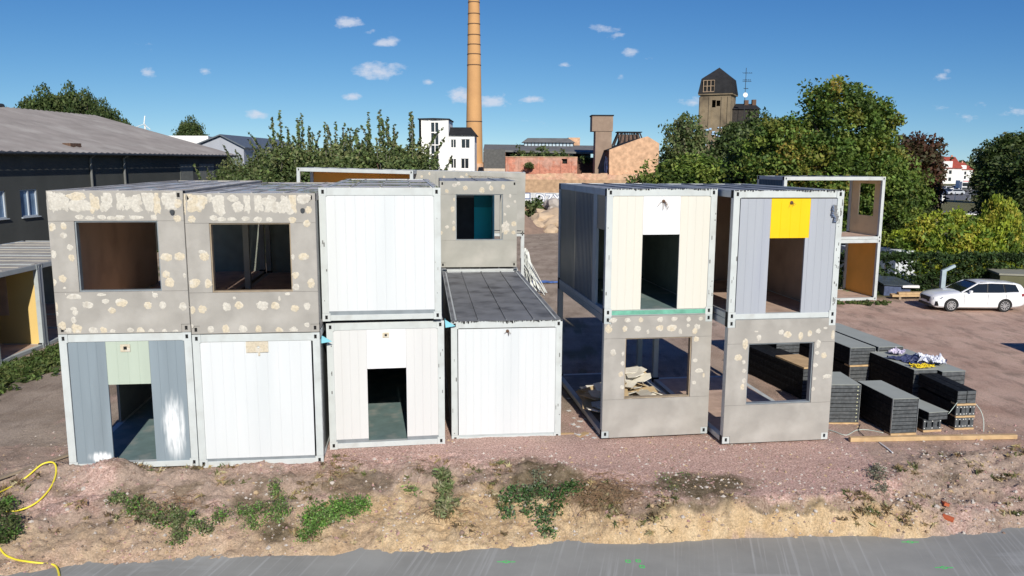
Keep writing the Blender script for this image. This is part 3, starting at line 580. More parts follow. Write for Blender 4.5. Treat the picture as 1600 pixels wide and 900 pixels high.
MB().box(1.62, 2.42, CL-.14, CL-.03, 2.0, CH-.2).build('partition_upper', teal_d, eU); MB().box(1.62, 2.42, CL-.14, CL-.03, .15, 2.0).build('partition_lower', teal_l, eU)
MB().box(2.42, 2.5, CL-.9, CL-.1, .15, CH-.2).build('door_edge', mat('cyan_lit_edge', (.25, .62, .66), .6), eU)  # paler cyan puts the sunlit edge of the teal into the colour
# F
fU = container('office_container', 'upper cream container with white header above an open doorway and green strip at its base', 2.435, 20.696, 8.51, .06+CH, tilt=(R(-.2), 0), floor=floor_g)
front_panels(fU, [(.12, .99, .16, 3.15, cream_m, .2), (.99, 2.0, 2.15, 3.15, white_c, .5), (2.0, 2.85, .16, 3.15, cream_m, .21)])
MB().box(.2, CW-.2, .002, .012, .03, .145).build('green_strip', green_m, fU)
MB().ribbed(3.72, 5.88, .15, CH-.19, .03, .04, .17, .02, .025, 'y', wide=True).build('side_wall', corrg_m, fU)
MB().ribbed(1.52, 3.70, .15, CH-.19, .03, .04, .17, .02, .025, 'y', wide=True).build('side_wall', corrb_m, fU)
MB().box(.03, .10, 1.12, 1.5, .15, CH-.19).build('door_post', frame_b, fU); MB().box(.04, .08, .2, 1.10, 2.25, CH-.19).build('door_header', corrg_m, fU)
MB().box(.092, .10, 1.52, 5.86, .15, CH-.19).build('lining', green_in, fU)
side_wall(fU, 'R', corrg_m, green_in); back_wall(fU, green_in); wires(fU, 1.53, 3.02, .02, random.Random(6), 9, .26)
fL = container('office_container', 'lower grey glue-spotted container under the cream one, broken boards seen through its window', 2.435, 20.696, 8.51, .06, fm=frame_b, floor=floor_d)
board_front(fL, (.59, 2.44, 1.07, 2.745), F_BL, 4)
# G
gU = container('office_container', 'upper lavender-grey container with a bright yellow panel over its open doorway', 5.602, 20.336, 8.11, .05+CH, floor=floor_r)
front_panels(gU, [(.2, 1.03, .12, 3.13, lav_m, .2), (1.03, 2.1, 2.12, 3.13, yel_m, .25), (2.1, 2.88, .12, 3.13, lav_m, .2), (2.0, 2.1, .12, 2.12, lav_m, .5)])
side_wall(gU, 'R', corrg_m, brown_in); back_wall(gU, brown_in); side_wall(gU, 'L', corrg_m, brown_in, v0=3.6); wires(gU, 1.57, 3.03, .02, random.Random(8), 3, .14)
fo = MB(); rg = random.Random(4)
for k in range(9):
    z = 2.98-k*.045; u = 2.76+rg.uniform(-.05, .05); fo.add([(u-.05, -.01, z), (u+.06, -.06, z-.02), (u+.03, -.02, z-.10), (u-.07, -.05, z-.08)], [(0, 1, 2, 3)])
fo.build('foil_tape', mat('foil', (.7, .7, .7), .2, .05, metal=.9), gU)
gL = container('office_container', 'lower grey glue-spotted container under the yellow-topped one, far right of the front row', 5.602, 20.336, 8.11, .05, floor=floor_r)
board_front(gL, (.59, 2.42, 1.05, 2.71), G_BL, 5)
def fringe(t, seed, n_=70, amt=.06, side=False):
    rg = random.Random(seed); b = MB(); u = .02; H = CH
    while u < CW-.05:
        w = rg.uniform(.015, .07); d = amt*max(.12, noise.noise(Vector((u*1.7, seed, 0)))+.45)*rg.uniform(.2, 1.1)
        b.add([(u, -.006, H+.004), (u+w, -.006, H+.004), (u+w*rg.uniform(.5, 1), -.006, H-d), (u+w*rg.uniform(.1, .4), -.006, H-d*rg.uniform(.5, 1))], [(0, 3, 2, 1)]); u += w*rg.uniform(.8, 1.6)
    o = b.build('roofing_edge', mat('bitumen', (.02, .02, .02), .85, .2), t); sd = o.modifiers.new('solid', 'SOLIDIFY'); sd.thickness = .004
fringe(dL, 1, amt=.09); fringe(fU, 2, amt=.07); fringe(gU, 3, amt=.07)
def scuffs(t, seed, u0, u1, z0, z1, n_, m_):
    rg = random.Random(seed); b = MB()
    for k in range(n_):
        u = rg.uniform(u0, u1); z = rg.uniform(z0, z1); r = rg.uniform(.008, .03); h_ = rg.uniform(.01, .12); b.box(u, u+r, -.003, .0115, z, z+h_)
    b.build('paint_chips', m_, t)
for i, t_ in enumerate((gU, fU, dL, cL, cU)): scuffs(t_, i+3, CW-.155, CW-.03, .25, CH-.3, (26, 9, 6, 5, 4)[i], mat('chipped_paint', (.13, .13, .125), .8, .3, 12)); scuffs(t_, i+30, .02, .14, .25, CH-.3, 4, mat('chipped_paint', (0, 0, 0)))
# P, Q behind
pU = container('office_container', 'distant upper container turned sideways, open along its length with an orange back wall', -11.3, 42.0, 0, .36+CH, W=CL, L=CW, tilt=(0, R(1.2)), floor=floor_r, seams=5)
MB().wall(.18, CL-.18, .15, CH-.19, CW-.09, CW-.03).build('back_wall', orange_in, pU)
MB().bar((4.3, .3, CH-.25), (4.15, .2, CH+.3), .03, .03).build('loose_rod', rust_m, pU)
pL = container('office_container', 'distant lower container beneath the sideways one with the orange wall', -11.3, 42.0, 0, .25, W=CL, L=CW, tilt=(0, R(1.2)), seams=5)
qU = container('office_container', 'distant upper container turned sideways, closed by long pale grey boards', -5.42, 43.8, 0, .22+CH, W=CL+.02, L=CW, fm=board2_m, roof=white_m, seams=5, tilt=(0, R(.8)))
qb = MB()
for k in range(5): qb.box(.02+k*1.205, .02+(k+1)*1.205-.006, -.03, .004, .2, CH-.01)
w_ = qb.build('long_wall', board2_m, qU); s_ = MB(); rg = random.Random(11)
for k in range(34): splat(s_, rg.uniform(4.4, 5.95) if k % 2 else rg.uniform(.3, 6), rg.choice([2.5, 2.8, 3.1])+rg.uniform(-.1, .1), .08, .1, rg, -.03, k % 2)
s_.v = [tuple(v) for v in s_.v]; s_.build('glue_patches', [glue_m, gluew_m], w_)
qL = container('office_container', 'distant lower open frame under the long grey boarded container, white corner post in view', -5.42, 43.8, 0, .2, W=CL+.02, L=CW, seams=5)
# R
rU = container('office_container', 'distant upper container at right, open along its length, tan end wall with a window hole', 14.18, 42.1, 10.2, .02+CH, W=CL-.2, L=CW, floor=floor_r, seams=5)
RW = CL-.2
MB().wall(.18, CW-.18, .15, CH-.19, RW-.09, RW-.03, [(.75, 2.15, 1.2, 2.95)], axis='y').build('end_wall', tan_in, rU)
MB().ribbed(.18, CW-.18, .15, CH-.19, .03, .04, .17, .02, .025, 'y', wide=True).build('end_wall', corrb_m, rU)
rL = container('office_container', 'distant lower container at right, open along its length with a plain orange end wall', 14.18, 42.1, 10.2, .02, W=RW, L=CW, floor=floor_r, seams=5)
MB().wall(.18, CW-.18, .15, CH-.19, RW-.09, RW-.03, axis='y').build('end_wall', orange_in, rL)
MB().ribbed(.18, CW-.18, .15, CH-.19, .03, .04, .17, .02, .025, 'y', wide=True).build('end_wall', corrb_m, rL)
# L row by the warehouse
lab = ['nearest container of the low left-edge row, open with yellow inner wall', 'second container of the low row at the left edge, behind the yellow-walled one', 'third container of the low row at the left edge, its roof under the warehouse wall', 'farthest container of the low row at the left edge, closest to the warehouse']
for k in range(4):
    t = container('office_container', lab[k], -18.6-.02*k, 28.2+k*3.03, 90, 0, roof=mat('roof_beige', (.36, .34, .29), .7, .1, 1.5, stain=(.2, .19, .16), stain_amt=.6), fm=frame_b, floor=floor_r, seams=2)
    if k == 0:
        side_wall(t, 'L', corrg_m, brown_in); back_wall(t, brown_in)
        w_ = side_wall(t, 'R', corrg_m, gold_m)
        MB().box(CW-.12, CW-.095, 1.3, 4.6, 1.3, 2.95).build('wall_board', brown_in, t)
    elif k == 3: side_wall(t, 'R', corrg_m, green_in)
# blue-green sheeting ends between stacks
for (px, py, Y, lb) in ((702, 503, 20.6, 'small blue plastic scrap wedged beside the roof of the single-storey container'), (508, 527, 19.6, 'small teal plastic scrap hanging between two lower containers')):
    p = at(px, py, Y); b = MB(); b.add([(-.12, 0, .06), (.16, .05, -.12), (-.10, .02, -.16), (-.14, .25, .05)], [(0, 1, 2), (0, 2, 3)])
    o = b.build('plastic_scrap', mat('plastic_blue', (.22, .55, .66), .4), None); o.location = p; tag(o, lb, 'plastic sheet')
    sd = o.modifiers.new('solid', 'SOLIDIFY'); sd.thickness = .01
# loading boards inside the grey lower container
rg = random.Random(21)
bm_ = [mat('board_pale', (.74, .70, .60), .85, .12, 3), mat('board_grey', (.55, .52, .45), .85, .12, 3), mat('board_tan', (.50, .38, .22), .85, .12, 3)]
proto = []
for k in range(3):
    b = MB(); w, l_ = ((.5, 1.1), (.35, .8), (.6, .7))[k]
    pts = [(-w/2, -l_/2), (w/2*.8, -l_/2*.9), (w/2, l_/2*.7), (w*.1, l_/2), (-w/2*.9, l_/2*.8)]
    b.add([(x, y, 0) for x, y in pts]+[(x, y, .018) for x, y in pts], [(4, 3, 2, 1, 0), (5, 6, 7, 8, 9)]+[(i, (i+1) % 5, 5+(i+1) % 5, 5+i) for i in range(5)])
    proto.append(b)
first = {}
fMx = Matrix.Translation((2.435, 20.696, .06)) @ Matrix.Rotation(R(8.51), 4, 'Z')
for i in range(90):
    k = i % 3; q = i/90
    if k not in first: o = proto[k].build('broken_board', bm_[k]); first[k] = o
    else: o = first[k].copy(); C.objects.link(o)
    rr = rg.random(); a = rg.uniform(0, 6.28); u = 1.35+math.cos(a)*rr*1.25; v = 2.1+math.sin(a)*rr*1.5; z = .20+(1-rr)*1.15*q
    u = max(.25, min(2.6, u)); v = max(.5, min(4.5, v))
    o.location = fMx @ Vector((u, v, z+.12)); o.rotation_euler = (rg.uniform(-.35, .35), rg.uniform(-.35, .35), rg.uniform(0, 6.28))
    tag(o, 'broken wall board in the rubbish heap inside the lower grey container', 'board', 'broken boards heaped in the open container')

# ---------------------------------------------------------------- vegetation
def leaf_mat(name, trans=.25):
    mm = bpy.data.materials.new(name); mm.use_nodes = True; n, l, b = nodes_of(mm)
    a = n.new('ShaderNodeAttribute'); a.attribute_name = 'tint'; l.new(a.outputs['Color'], b.inputs['Base Color']); b.inputs['Roughness'].default_value = .6; b.inputs['Specular IOR Level'].default_value = .25
    tr = n.new('ShaderNodeBsdfTranslucent'); sc = n.new('ShaderNodeVectorMath'); sc.operation = 'MULTIPLY'; l.new(a.outputs['Color'], sc.inputs[0]); sc.inputs[1].default_value = (1.5, 1.6, .7); l.new(sc.outputs[0], tr.inputs[0])
    mx = n.new('ShaderNodeMixShader'); mx.inputs[0].default_value = trans; l.new(b.outputs[0], mx.inputs[1]); l.new(tr.outputs[0], mx.inputs[2])
    l.new(mx.outputs[0], n['Material Output'].inputs[0]); return mm
LEAF = leaf_mat('foliage')
def leaf_mesh(name, cl, per, size, cols, seed, up=.25, aspect=1.6, spread_z=.75, extra=()):
    """cl: list of (x,y,z,r) clump centres; many small leaf faces round each, one colour mix per clump"""
    rs = np.random.RandomState(seed); P = []; Col = []
    cols = np.array(cols)
    for ci, (x, y, z, r) in enumerate(list(cl)+list(extra)):
        k = max(4, int(per*rs.uniform(.7, 1.3))) if ci < len(cl) else max(2, int(rs.uniform(3, 16)*r/.2))
        d = rs.normal(size=(k, 3)); d /= np.linalg.norm(d, axis=1)[:, None]; rad = r*rs.uniform(.25, 1.0, (k, 1))**.6
        p = d*rad; p[:, 2] *= spread_z; P.append(p+np.array([x, y, z])); base = cols[rs.randint(len(cols))]*rs.uniform(.75, 1.25)
        Col.append(np.clip(base[None, :]*rs.uniform(.7, 1.35, (k, 1))*rs.uniform(.92, 1.08, (k, 3)), 0.005, .8))
    P = np.concatenate(P); Col = np.concatenate(Col); n_ = len(P)
    nrm = rs.normal(size=(n_, 3)); nrm[:, 2] = np.abs(nrm[:, 2])+up; nrm /= np.linalg.norm(nrm, axis=1)[:, None]
    t = rs.normal(size=(n_, 3)); t -= (t*nrm).sum(1)[:, None]*nrm; t /= np.linalg.norm(t, axis=1)[:, None]; bt = np.cross(nrm, t)
    s_ = size*rs.uniform(.6, 1.3, (n_, 1)); a = t*s_*aspect/2; c = bt*s_/2
    V = np.stack([P-a, P-a*.1+c, P+a, P-a*.1-c], 1).reshape(-1, 3)
    me = bpy.data.meshes.new(name); me.vertices.add(n_*4); me.vertices.foreach_set('co', V.ravel().astype(np.float32))
    me.loops.add(n_*4); me.loops.foreach_set('vertex_index', np.arange(n_*4, dtype=np.int32)); me.polygons.add(n_)
    me.polygons.foreach_set('loop_start', np.arange(0, n_*4, 4, dtype=np.int32)); me.polygons.foreach_set('loop_total', np.full(n_, 4, dtype=np.int32))
    ca = me.color_attributes.new('tint', 'FLOAT_COLOR', 'POINT'); cc = np.ones((n_*4, 4), dtype=np.float32); cc[:, :3] = np.repeat(Col, 4, 0); ca.data.foreach_set('color', cc.ravel())
    me.materials.append(LEAF); me.update(calc_edges=True); return me
def lobe_clumps(lobes, n_, rs, rc=.8, shell=.5):
    vol = np.array([l_[3]*l_[4]*l_[5] for l_ in lobes])**.75; vol = vol/vol.sum(); cl = []
    for l_, w in zip(lobes, vol):
        for i in range(max(3, int(n_*w))):
            d = rs.normal(size=3); d /= np.linalg.norm(d); q = rs.uniform(shell, 1)**.5*rs.uniform(.88, 1.08)
            cl.append((l_[0]+d[0]*l_[3]*q, l_[1]+d[1]*l_[4]*q, max(.3, l_[2]+d[2]*l_[5]*q), rc*rs.uniform(.55, 1.3)))
    return cl
bark = mat('bark', (.11, .085, .06), .95, .3, 5, bump=.5, bscale=25); bark_l = mat('bark_pale', (.28, .26, .22), .95, .25, 5)
def tree_proto(name, lobes, h, n_cl, per, size, cols, seed, rc=.9, tr=.22, m_=bark, shell=.45, spires=0, stems=1, tilt=.0):
    rs = np.random.RandomState(seed); cl = lobe_clumps(lobes, n_cl, rs, rc, shell); top = max(l_[2]+l_[5] for l_ in lobes)
    b = MB(); rg = random.Random(seed)
    for s_i in range(stems):
        ox = rg.uniform(-1, 1)*(stems > 1)*1.2; oy = rg.uniform(-1, 1)*(stems > 1)
        pts = [(ox, oy, -.1)]+[(ox+rg.uniform(-.2, .2)*k, oy+rg.uniform(-.2, .2)*k, top*.8*k/5) for k in range(1, 6)]
        b.tube(pts, [tr*(1-.16*k) for k in range(6)], 8)
        for k in range(9):
            c = cl[rg.randrange(len(cl))]; a = Vector(pts[1+k % 3]); e = Vector(c[:3]); mid = a.lerp(e, .5)+Vector((rg.uniform(-.3, .3), rg.uniform(-.3, .3), .3))
            b.tube([a, mid, e], [tr*.42, tr*.26, tr*.07], 6)
    spi = []
    for k in range(spires):
        l_ = lobes[rg.randrange(len(lobes))]; x = l_[0]+rg.uniform(-.8, .8)*l_[3]; y = l_[1]+rg.uniform(-.7, .7)*l_[4]; z0 = l_[2]+l_[5]*.3; hh = (.9+2.9*rg.random()**1.5)*h; lx = rg.uniform(-1.7, .1)
        b.tube([(x, y, z0), (x+lx*.3, y, z0+hh*.5), (x+lx, y, z0+hh)], [.035, .02, .008], 4)
        for q in range(30):
            t = .12+q/30*.9; w_ = .5*max(0, .45-t); spi.append((x+lx*t*t+rg.uniform(-1, 1)*(.07+w_), y+rg.uniform(-1, 1)*(.07+w_), z0+hh*t, .15*(1.1-t)+.04+w_*.5))
    trunk = (b, m_)
    me = leaf_mesh('crown', cl, per, size, cols, seed, extra=spi)
    return (name, me, trunk)
def make_tree(proto, label, cat, loc, rz=0, scale=(1, 1, 1), group=None):
    name, me, trunk = proto
    t = thing(name, label, cat, loc, rz, group); t.scale = scale
    trunk[0].build('trunk', trunk[1], t, smooth=True); o = bpy.data.objects.new('crown', me); C.objects.link(o); o.parent = t
    return t
GR = [(.085, .14, .03), (.13, .19, .04), (.18, .23, .05), (.06, .10, .025), (.10, .155, .035)]
GRY = GR+GR+[(.20, .20, .04), (.17, .19, .04), (.24, .19, .04)]
DK = [(.045, .075, .022), (.06, .09, .028), (.08, .11, .035), (.10, .125, .045)]
OL = [(.10, .14, .05), (.13, .17, .06), (.155, .19, .08), (.08, .115, .04), (.19, .21, .09)]
RB = [(.10, .045, .03), (.13, .06, .035), (.08, .05, .03), (.07, .065, .03)]
YG = [(.26, .31, .035), (.31, .33, .04), (.21, .27, .035), (.14, .21, .035), (.36, .33, .05)]

# row of slender trees with long shoots behind the containers
pr1 = tree_proto('tall_shrub_tree', [(0, 0, 3.4, 2.9, 2.2, 3.3), (.8, .3, 5.4, 2.3, 1.8, 2.2), (-1.3, 0, 4.6, 2.0, 1.6, 2.2)], 1, 280, 58, .165, OL, 11, .85, .08, bark_l, spires=15, stems=3)
pr2 = tree_proto('tall_shrub_tree', [(0, 0, 3.6, 3.0, 2.2, 3.3), (-.6, .3, 5.9, 2.0, 1.8, 1.9), (1.5, 0, 4.9, 2.0, 1.6, 2.2)], 1, 280, 58, .165, OL+DK, 12, .85, .08, bark_l, spires=12, stems=3)
pr3 = tree_proto('tall_shrub_tree', [(0, 0, 3.2, 2.8, 2.2, 3.2), (.3, .3, 5.1, 2.4, 1.8, 1.9)], 1, 260, 58, .165, DK+OL, 13, .85, .08, bark_l, spires=7, stems=2)
row = [(350, 3, 66, .84), (374, 2, 70, .86), (398, 3, 63, .86), (424, 2, 66, .92), (450, 1, 62, 1.06), (474, 2, 65, 1.0), (499, 1, 62, 1.0), (523, 2, 64, 1.0), (549, 1, 61, .98), (574, 2, 65, 1.0), (600, 1, 61, 1.06), (624, 1, 58, 1.05), (641, 2, 60, .98), (664, 3, 57, .60), (690, 3, 57, .44), (432, 2, 72, .98), (532, 2, 72, 1.05), (586, 3, 72, 1.05)]
for i, (px, k, Y, s_) in enumerate(row):
    p = at(px, 250, Y); pr = (pr1, pr2, pr3)[k-1]
    lbs = ['leftmost', 'second', 'third', 'fourth', 'fifth', 'sixth', 'seventh', 'eighth', 'ninth', 'tenth', 'eleventh', 'twelfth', 'thirteenth', 'fourteenth', 'last low']
    if i < 13: lb = '%s slender green tree from the left in the row beyond the containers' % lbs[i]
    elif i == 13: lb = 'low bushy tree before the stair tower of the white building'
    elif i == 14: lb = 'lowest bushy tree before the wing of the white building'
    else: lb = 'slender tree standing behind the row, %s of those half hidden' % ('leftmost', 'middle', 'rightmost')[i-15]
    if i < 15 or True: make_tree(pr, lb, 'tree', (p.x, Y, 0), i*1.3, (s_*1.05, s_, s_*1.06), 'slender trees in a row beyond the containers')
# low understorey so the row closes down to the ground
rs = np.random.RandomState(5)
cl = [(rs.uniform(-25, -5), rs.uniform(57, 63), rs.uniform(.3, 4.6), rs.uniform(.6, 1.2)) for _ in range(700)]
stuff(bpy.data.objects.new('undergrowth', leaf_mesh('undergrowth', cl, 40, .18, DK+OL, 6))); C.objects.link(bpy.data.objects['undergrowth'])
# broad trees
big = tree_proto('broad_tree', [(0, 0, 6.2, 4.6, 3.6, 3.6), (1.8, 0, 9.2, 3.4, 3, 2.9), (-3.2, 0, 7.6, 3, 2.6, 2.6), (3.6, 0, 6.2, 2.8, 2.4, 3), (.6, -.5, 11.2, 1.9, 1.8, 1.6), (-.6, -1.5, 4, 4, 2.5, 2.4), (4.2, 0, 9.6, 1.5, 1.3, 1.6)], 1, 620, 95, .19, GRY, 21, .95, .38)
med = tree_proto('broad_tree', [(0, 0, 4.6, 3.2, 2.8, 3.4), (1, 0, 6.8, 2.3, 2, 1.9), (-1.7, 0, 5.8, 1.8, 1.8, 1.9), (1.9, 0, 3.8, 2, 2, 2)], 1, 320, 80, .19, GR+[(.16, .20, .04), (.12, .18, .035)], 22, .85, .26)
grey = tree_proto('grey_green_tree', [(0, 0, 5.5, 2.6, 2.4, 4), (1.2, 0, 8, 1.7, 1.6, 1.8), (-1.2, 0, 7.6, 1.5, 1.5, 1.9)], 1, 240, 46, .19, OL+[(.18, .18, .10)], 23, .9, .2)
dark = tree_proto('dark_tree', [(0, 0, 6, 4, 3.6, 5), (1.5, 0, 9, 2.8, 2.4, 2.5), (-1.8, 0, 8, 2.4, 2.3, 2.4)], 1, 300, 70, .22, DK, 24, 1.1, .3)
redt = tree_proto('copper_tree', [(0, 0, 5, 2.8, 2.6, 4), (1.0, 0, 7.6, 1.8, 1.7, 1.9), (-1, 0, 7.3, 1.7, 1.6, 1.5)], 1, 240, 40, .24, RB, 25, .9, .22)
yel = tree_proto('yellow_green_bush', [(0, 0, 2.2, 3.6, 2.6, 2.3), (2.3, 0, 2.0, 2.3, 2, 1.9), (-2.2, 0, 1.8, 2.2, 2, 1.8)], 1, 380, 60, .17, YG, 26, .62, .12)
def T(pr, label, px, Y, s_, rz=0, sz=None, cat='tree', group=None):
    p = at(px, 250, Y); return make_tree(pr, label, cat, (p.x, Y, 0), rz, (s_, s_, sz or s_), group)
T(big, 'huge spreading tree with autumn-tinged green crown, tallest at the right', 1282, 62, 1.0, 0, 1.06)
T(med, 'bright green round tree at the right end of the brick wall', 1058, 64, 1.12, 0, .93)
T(grey, 'grey-green wispy tree rising left of the mansard tower', 1068, 84, 1.0, 1, 1.25)
T(grey, 'grey-green tree standing just below the mansard tower front', 1140, 72, 1.2, 2.2, .86)
T(grey, 'olive tree between the mansard tower and the huge spreading tree', 1190, 68, 1.2, 4.0, 1.06)
T(dark, 'dark tree in shade left of the huge spreading tree', 1176, 76, 1.0, .6, 1.04)
T(med, 'green tree behind the right-hand open container, under the huge crown', 1215, 56, .9, 2.0, .70)
T(med, 'yellow-tipped green tree at the right edge of the huge crown', 1392, 60, .85, 3.1, .98)
T(med, 'green tree seen through the window of the right-hand open container', 1345, 66, 1.0, 4.4, .85)
T(redt, 'copper-leaved tree right of the huge spreading tree', 1428, 76, 1.0, .5, 1.08)
T(redt, 'smaller copper tree close to the car park', 1440, 84, .7, 2.5, .95)
T(dark, 'dark bushy tree below the copper one', 1425, 66, .7, 1.5, .40)
T(dark, 'dark tree at the far side of the car park, left of the red-tipped one', 1556, 150, .75, 1.0, .85)
T(grey, 'thin-topped tree with rusty tips beside the car park', 1560, 90, 1.0, 2.0, 1.0)
T(dark, 'big dark tree at the right edge, above the hedge', 1618, 66, 1.0, .2, .93)
T(dark, 'dark tree partly cut by the right edge, nearest of the group', 1650, 58, .9, 2.6, .80)
T(dark, 'dark low tree right of the car park', 1592, 72, .75, 4.6, .60)
T(yel, 'big yellow-green bush behind the hedge and white car', 1492, 51, .80, 0, 1.0, 'bush')
T(yel, 'smaller yellow-green bush right of the big one', 1572, 52, .55, 1.2, 1.2, 'bush')
T(dark, 'largest rounded dark tree behind the warehouse ridge', 76, 110, .92, .4, 1.46)
for i, (px, Y, s_, sz) in enumerate(((118, 112, .8, 1.50), (140, 118, .7, 1.48), (165, 118, .7, 1.36), (186, 120, .65, 1.24), (20, 116, .5, 1.30), (-12, 110, .7, 1.40), (50, 122, .5, 1.25))):
    T(dark if i != 4 else grey, ['tree', 'second tree', 'third tree', 'last tree', 'thin tree', 'dark tree', 'small tree'][i]+' on the skyline behind the warehouse roof, '+['right beside the largest dark one', 'right of the largest dark one', 'right of the largest dark one', 'where the roof begins to fall', 'near the left edge', 'cut by the left edge', 'just left of the largest dark one'][i], px, Y, s_, i*1.1, sz)
T(redt, 'low rusty-brown tree on the skyline by the wind turbine', 241, 160, 1.0, 1, 1.15)
T(dark, 'brown-green tree on the skyline above the grey hall', 299, 150, .9, 2, 1.30)
T(dark, 'small dark bush right of the grey hall', 392, 84, .7, 2, .62)
# far band of trees along the horizon
rs = np.random.RandomState(9); cl = []
for x in np.arange(-420, 520, 4.5):
    if -60 < x < -30: continue
    hh = 6+5*noise.noise(Vector((x*.02, 3, 0)))+2*noise.noise(Vector((x*.11, 8, 0)))
    for k in range(5): cl.append((x+rs.uniform(-3, 3), 420+rs.uniform(-8, 8), rs.uniform(.5, max(1.5, hh)), 3.2))
o = bpy.data.objects.new('far_wood', leaf_mesh('far_wood', cl, 14, 2.0, DK+OL, 10)); C.objects.link(o); stuff(o)
# hedge
rs = np.random.RandomState(15)
def hedge(name, label, x0, x1, y0, y1, h_, seed, cols, per=30, sz=.13, dens=34, cat='hedge'):
    cl = []
    for i in range(int((x1-x0)*dens)):
        x = rs.uniform(x0, x1); f = rs.rand()
        if f < .5: q = (x, y0+rs.uniform(0, .25), rs.uniform(.1, h_))
        elif f < .85: q = (x, rs.uniform(y0, y1), h_+rs.normal()*.07)
        else: q = (x, rs.uniform(y0, y1), rs.uniform(.2, h_))
        cl.append((*q, rs.uniform(.18, .34)))
    t = thing(name, label, cat, ((x0+x1)/2, y0, 0))
    for c in range(len(cl)): cl[c] = (cl[c][0]-(x0+x1)/2, cl[c][1]-y0, cl[c][2], cl[c][3])
    o = bpy.data.objects.new('foliage', leaf_mesh('foliage', cl, per, sz, cols, seed)); C.objects.link(o); o.parent = t
    b = MB(); 
    for i in range(int((x1-x0)/.7)):
        x = x0-(x0+x1)/2+.3+i*.7; b.tube([(x, .5, 0), (x+rs.uniform(-.1, .1), .5, h_*.8)], [.03, .015], 5)
    b.build('stems', bark, t)
hedge('hedge', 'clipped dark green hedge behind the white car and the timber', 17.5, 36, 46.2, 47.4, 2.05, 31, [(.035, .065, .02), (.05, .085, .025), (.03, .05, .018), (.06, .10, .03)], 34, .11, 40)
hedge('hedge', 'taller shaded hedge behind the right-hand open containers', 10, 18, 50, 51.5, 2.6, 32, DK, 20, .2, 16)

# ---------------------------------------------------------------- background buildings
conc = mat('render_tan', (.38, .28, .19), .9, .15, 1, stain=(.25, .19, .14), stain_amt=.6)
whitew = mat('render_white', (.80, .79, .76), .85, .05, .5, stain=(.6, .57, .52), stain_amt=.4)
glass_d = mat('glass_dark', (.02, .025, .03), .12, .1, spec=.6)
slate = mat('slate_dark', (.028, .028, .030), .9, .2, 1.5, spec=.12)
redb = brick_mat('brick_red', (.46, .13, .07), (.56, .20, .12), (.48, .32, .25), 2.2, (.50, .28, .21), .35)
tanb = brick_mat('brick_tan', (.55, .30, .17), (.62, .37, .22), (.58, .42, .28), 2.2, (.58, .36, .22), .6)
plas = brick_mat('brick_plaster', (.46, .20, .12), (.55, .30, .19), (.5, .42, .32), 2.2, (.42, .28, .17), .95)
orb = brick_mat('brick_orange', (.52, .22, .12), (.60, .34, .21), (.55, .45, .36), 2.2, (.55, .36, .23), .5)
chimb = mat('brick_chimney', (.56, .31, .13), .85, .08, .35, bump=.1, stain=(.42, .22, .10), stain_amt=.5, stain_scale=.25)
# chimney
cp_ = at(741, 251, 140); b = MB(); zt = 46; prof = [(1.62, -.1), (1.60, 4), (1.50, 7), (1.32, 15), (.95, 34), (.88, zt), (1.02, zt+.2), (1.02, zt+1.2)]
t = thing('factory_chimney', 'very tall round brick chimney with dark iron bands', 'chimney', (cp_.x, 140, 0))
b.tube([(0, 0, z) for r, z in prof], [r for r, z in prof], 36).build('shaft', chimb, t, smooth=False)
for py in (4, 22, 38, 55, 70, 85, 102, 190):
    z = at(741, py, 140).z; r = lerp_table([(-.1, 1.62), (4, 1.6), (7, 1.5), (15, 1.32), (34, .95), (zt, .88)], z)
    MB().tube([(0, 0, z-.07), (0, 0, z+.07)], r+.05, 36).build('iron_band', rust_m, t)
MB().box(-1.75, 1.75, -1.75, 1.75, 0, at(741, 250, 140).z-.6).build('plinth', tanb, t)
# white building
t = thing('white_building', 'white rendered building with tall stair window, empty windows and dark roof', 'building', (-12.9, 112, 0))
hw = 13.0; u0, u1 = 0, 4.05
wb = MB(); wb.wall(u0, u1, 0, hw, 0, .35, [(1.55, 2.78, 4.0, 12.75)]); wb.wall(0, 8, 0, hw, u0, u0+.3, axis='y'); wb.wall(.35, 8, 0, hw, u1-.3, u1, axis='y'); wb.box(.3, u1-.3, 7.7, 8, 0, hw)
wb.wall(u1+.002, 7.6, 0, 11.0, .6, .9, [(4.30, 5.05, 9.2, 10.35), (5.75, 6.95, 9.15, 10.4), (4.30, 5.05, 6.4, 7.7), (5.7, 6.8, 6.35, 7.75)]); wb.wall(.9, 7.5, 0, 11.0, 7.3, 7.6, axis='y'); wb.box(u1+.002, 7.3, 7.2, 7.5, 0, 11)
wb.build('walls', whitew, t)
MB().add([(-.15, -.15, hw), (2, -.35, hw+.02), (u1+.15, -.15, hw), (u1+.15, 8.1, hw), (-.15, 8.1, hw), (-.15, -.15, hw+.15), (2, -.35, hw+.2), (u1+.15, -.15, hw+.15), (u1+.15, 8.1, hw+.15), (-.15, 8.1, hw+.15)], [(0, 1, 2, 3, 4), (9, 8, 7, 6, 5), (0, 5, 6, 1), (1, 6, 7, 2), (2, 7, 8, 3), (3, 8, 9, 4), (4, 9, 5, 0)]).build('flat_roof', slate, t)
MB().add([(u1, .3, 10.9), (7.9, .3, 10.9), (7.9, 7.6, 10.9), (u1, 7.6, 10.9), (u1, 3, 12.1), (7.0, 3, 12.1)], [(0, 1, 5, 4), (1, 2, 5), (2, 3, 4, 5), (3, 0, 4), (0, 3, 2, 1)]).build('pitched_roof', slate, t)
sw = MB()
for z in (4.0, 5.6, 7.2, 8.2, 9.5, 11.2, 12.6): sw.box(1.55, 2.78, -.02, .12, z, z+.14)
for u in (1.55, 2.12, 2.66): sw.box(u, u+.12, -.03, .11, 4, 12.75)
